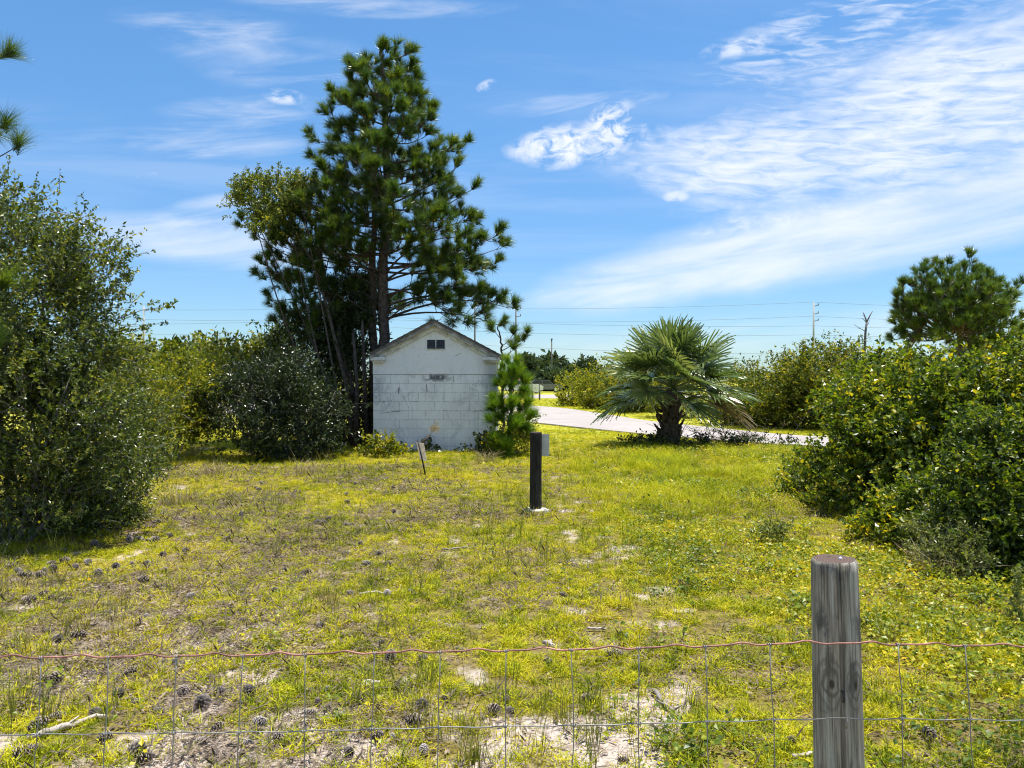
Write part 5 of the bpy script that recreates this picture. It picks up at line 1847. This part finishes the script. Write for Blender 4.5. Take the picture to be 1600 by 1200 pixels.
special = {(640, 1140): 'large dark pine cone near the bottom edge right of the fallen pale stick', (175, 1020): 'grey brown pine cone just above the fat end of the pale stick',
           (945, 905): 'long pale scaled pine cone below the top wire, left of centre'}
special = {(round(a / 3), round(800 + b / 3)): v for (a, b), v in special.items()}
for (a, b_), v in {(385, 1118): 'big dark pine cone left of the tall green grass clump', (1160, 862): 'upright oval pine cone on sand between two fence stays right of centre', (712, 922): 'tilted pine cone lying on pale sand left of two others',
                   (340, 990): 'broad pine cone just above the lower fence wire, centre left'}.items():
    special[(round(533 + a / 3), round(800 + b_ / 3))] = v
for px, py, s in cones:
    g = G(px, py + 3)
    i = rc.randrange(4)
    L = (.085, .075, .095, .07)[i]
    sc = (s / FPX * g[1] / L) if s else rc.uniform(.75, 1.05)
    sc = min(max(sc * .95, .55), 1.15)
    th = rc.uniform(0, 6.28)
    o = link('pine_cone', cone_src[i], None, (g[0] - math.cos(th) * L * sc * .45, g[1] - math.sin(th) * L * sc * .45, g[2] + .030 * sc), (0, R(rc.uniform(72, 96)), th), (sc, sc, sc))
    lb = special.get((round(px), round(py)))
    if not lb:
        kind = ('lying' if (th % 3.1416) < 1.57 else 'turned') + ' ' + ('brown oval', 'dark stubby', 'long grey', 'small brown')[i] + ' pine cone'
        zone = ('below the lower fence wire' if py > 1145 else 'between both fence wires' if py > 1025 else 'above the top fence wire' if py > 930
                else 'in grass behind the fence' if py > 850 else 'in middle distance grass' if py > 800 else 'in far grass')
        side = 'at the far left' if px < 130 else 'left of centre' if px < 360 else 'near the centre' if px < 700 else 'right of centre'
        if px < 130:
            side = 'far left'
        elif px < 360:
            side = 'near the bent pale stick' if py > 1025 else 'before the tall left shrub'
        elif px < 560:
            side = 'below the round bush'
        elif px < 700:
            side = 'below the shed\'s left half'
        elif px < 830:
            side = 'below the shed\'s right half'
        else:
            side = 'right of centre'
        lb = '%s %s %s' % (kind, zone, side)
    tag(o, lb, 'pine cone', 'pine cones scattered over the sandy grass')


# ------------------------------------------------------------------ sticks and single plants
def stick(pts, r0, r1, mat, label, twigs=()):
    g = [G(*p) for p in pts]
    base = g[0]
    mb = MB()
    line = np.array(g) - base
    line[:, 2] += r0 * .7 + .012
    n = 12
    tt, ts = np.linspace(0, 1, n), np.linspace(0, 1, len(line))
    q = np.stack([np.interp(tt, ts, line[:, k]) for k in range(3)], -1)
    rr = np.random.default_rng(int(pts[0][0]))
    q[1:-1] += rr.normal(size=(n - 2, 3)) * r0 * .5
    mb.tube(q, np.linspace(r0, r1, n) * rr.uniform(.85, 1.15, n), 8)
    for i, v in twigs:
        mb.tube([q[i], q[i] + np.array(v)], [r1 * .8, r1 * .4], 5)
    o = link('fallen_stick', mb.mesh('fallen_stick', M[mat], True), None, base)
    tag(o, label, 'stick', 'fallen sticks')
stick([(38, 1163), (75, 1154), (110, 1136), (135, 1126), (163, 1123)], .016, .009, 'dead_wood', 'pale bent fallen stick at the lower left below the top wire', [(5, (.03, .05, .02))])
stick([(84, 934), (125, 932), (160, 922)], .008, .005, 'dead_wood', 'thin pale stick among pine cones at the left')
stick([(1022, 1078), (1040, 1098), (1060, 1122)], .013, .007, 'grey_bark', 'short grey branch with side twigs right of the centre fence stays', [(3, (.05, .03, .03)), (7, (-.05, .02, .02)), (9, (.05, 0, .03))])
stick([(690, 861), (750, 858)], .010, .006, 'grey_bark', 'dark thin stick lying across grass in the middle distance')
stick([(560, 930), (620, 926)], .009, .006, 'dead_wood', 'short stick beside a cone left of centre')
stick([(850, 1006), (865, 1008)], .014, .012, 'dead_wood', 'small pale wood chip just above the top wire')
stick([(918, 986), (948, 987)], .008, .006, 'dead_wood', 'pale twig lying above the top wire right of centre')
stick([(1240, 1192), (1274, 1188)], .010, .007, 'dead_wood', 'pale stick end beside the foot of the fence post')
stick([(210, 850), (232, 852)], .02, .013, 'grey_bark', 'short broken branch piece beside the left shrub')
stick([(568, 1066), (592, 1067)], .012, .010, 'dead_wood', 'short white stick between two fence stays left of centre')

def plant_clump(px, py, h, n, mat, label, spread=.05, w=.006, name='grass_clump', lean=.35, cat='grass clump', group=None, seed=1):
    V, F, tn = blades(n, h, spread, w, seed, lean, .3)
    o = link(name, mesh_np(name, V, F, M[mat], tint=tn), None, G(px, py))
    tag(o, label, cat, group)
plant_clump(736, 1188, .15, 46, 'tall_grass', 'tall green grass clump by the lower wire at bottom centre', .06, seed=401)
plant_clump(925, 1192, .10, 9, 'tall_grass', 'few upright green blades beside the bottom centre stay', .02, seed=402)
plant_clump(835, 812, .16, 30, 'tall_grass', 'tuft of grey green grass at the foot of the sign post', .12, .008, seed=403)
plant_clump(822, 806, .17, 16, 'tall_grass', 'dark weed just left of the sign post foot', .05, .014, name='weed', cat='plant', seed=404)
for i, (px, py, lb) in enumerate(((480, 745, 'dry tan grass clump at the edge of the bush shadow'), (335, 745, 'dry brown grass tuft on the left below the round bush'), (760, 722, 'dry tan grass tuft right of the shed front'), (275, 790, 'dry brown tuft beside the low left shrub'),
                                  (1470, 905, 'dry straw coloured grass below the silvery shrub'), (300, 712, 'dry pale tuft at the foot of the olive bush'))):
    plant_clump(px, py, .32, 110, 'dry_grass', lb, .22, .006, lean=.9, group='dry grass clumps', seed=410 + i)
shrub('tall_weed', 'tall spiky grey green weed at the right edge beside the dark shrub', 'plant', tuple(G(1588, 985)), [E(1588, 940, 4.9, 7, 42, 7)], 46, .035, 'silver_leaf', 95, per=8, twig=.06, stems=2, stem_r=.004, up=1.0, lw=.3)
shrub('pale_weed', 'leafy pale green weed in the grass left of the thicket', 'plant', tuple(G(1208, 860)), [E(1208, 838, 7.4, 26, 17, 22)], 70, .06, 'silver_leaf', 96, per=6, twig=.12, stems=5, stem_r=.004, up=.8, lw=.35)

SC.cycles.filter_width = 1.1
SC.cycles.max_bounces = 6
SC.cycles.diffuse_bounces = 2
SC.cycles.glossy_bounces = 2
SC.cycles.transmission_bounces = 3
SC.cycles.transparent_max_bounces = 4
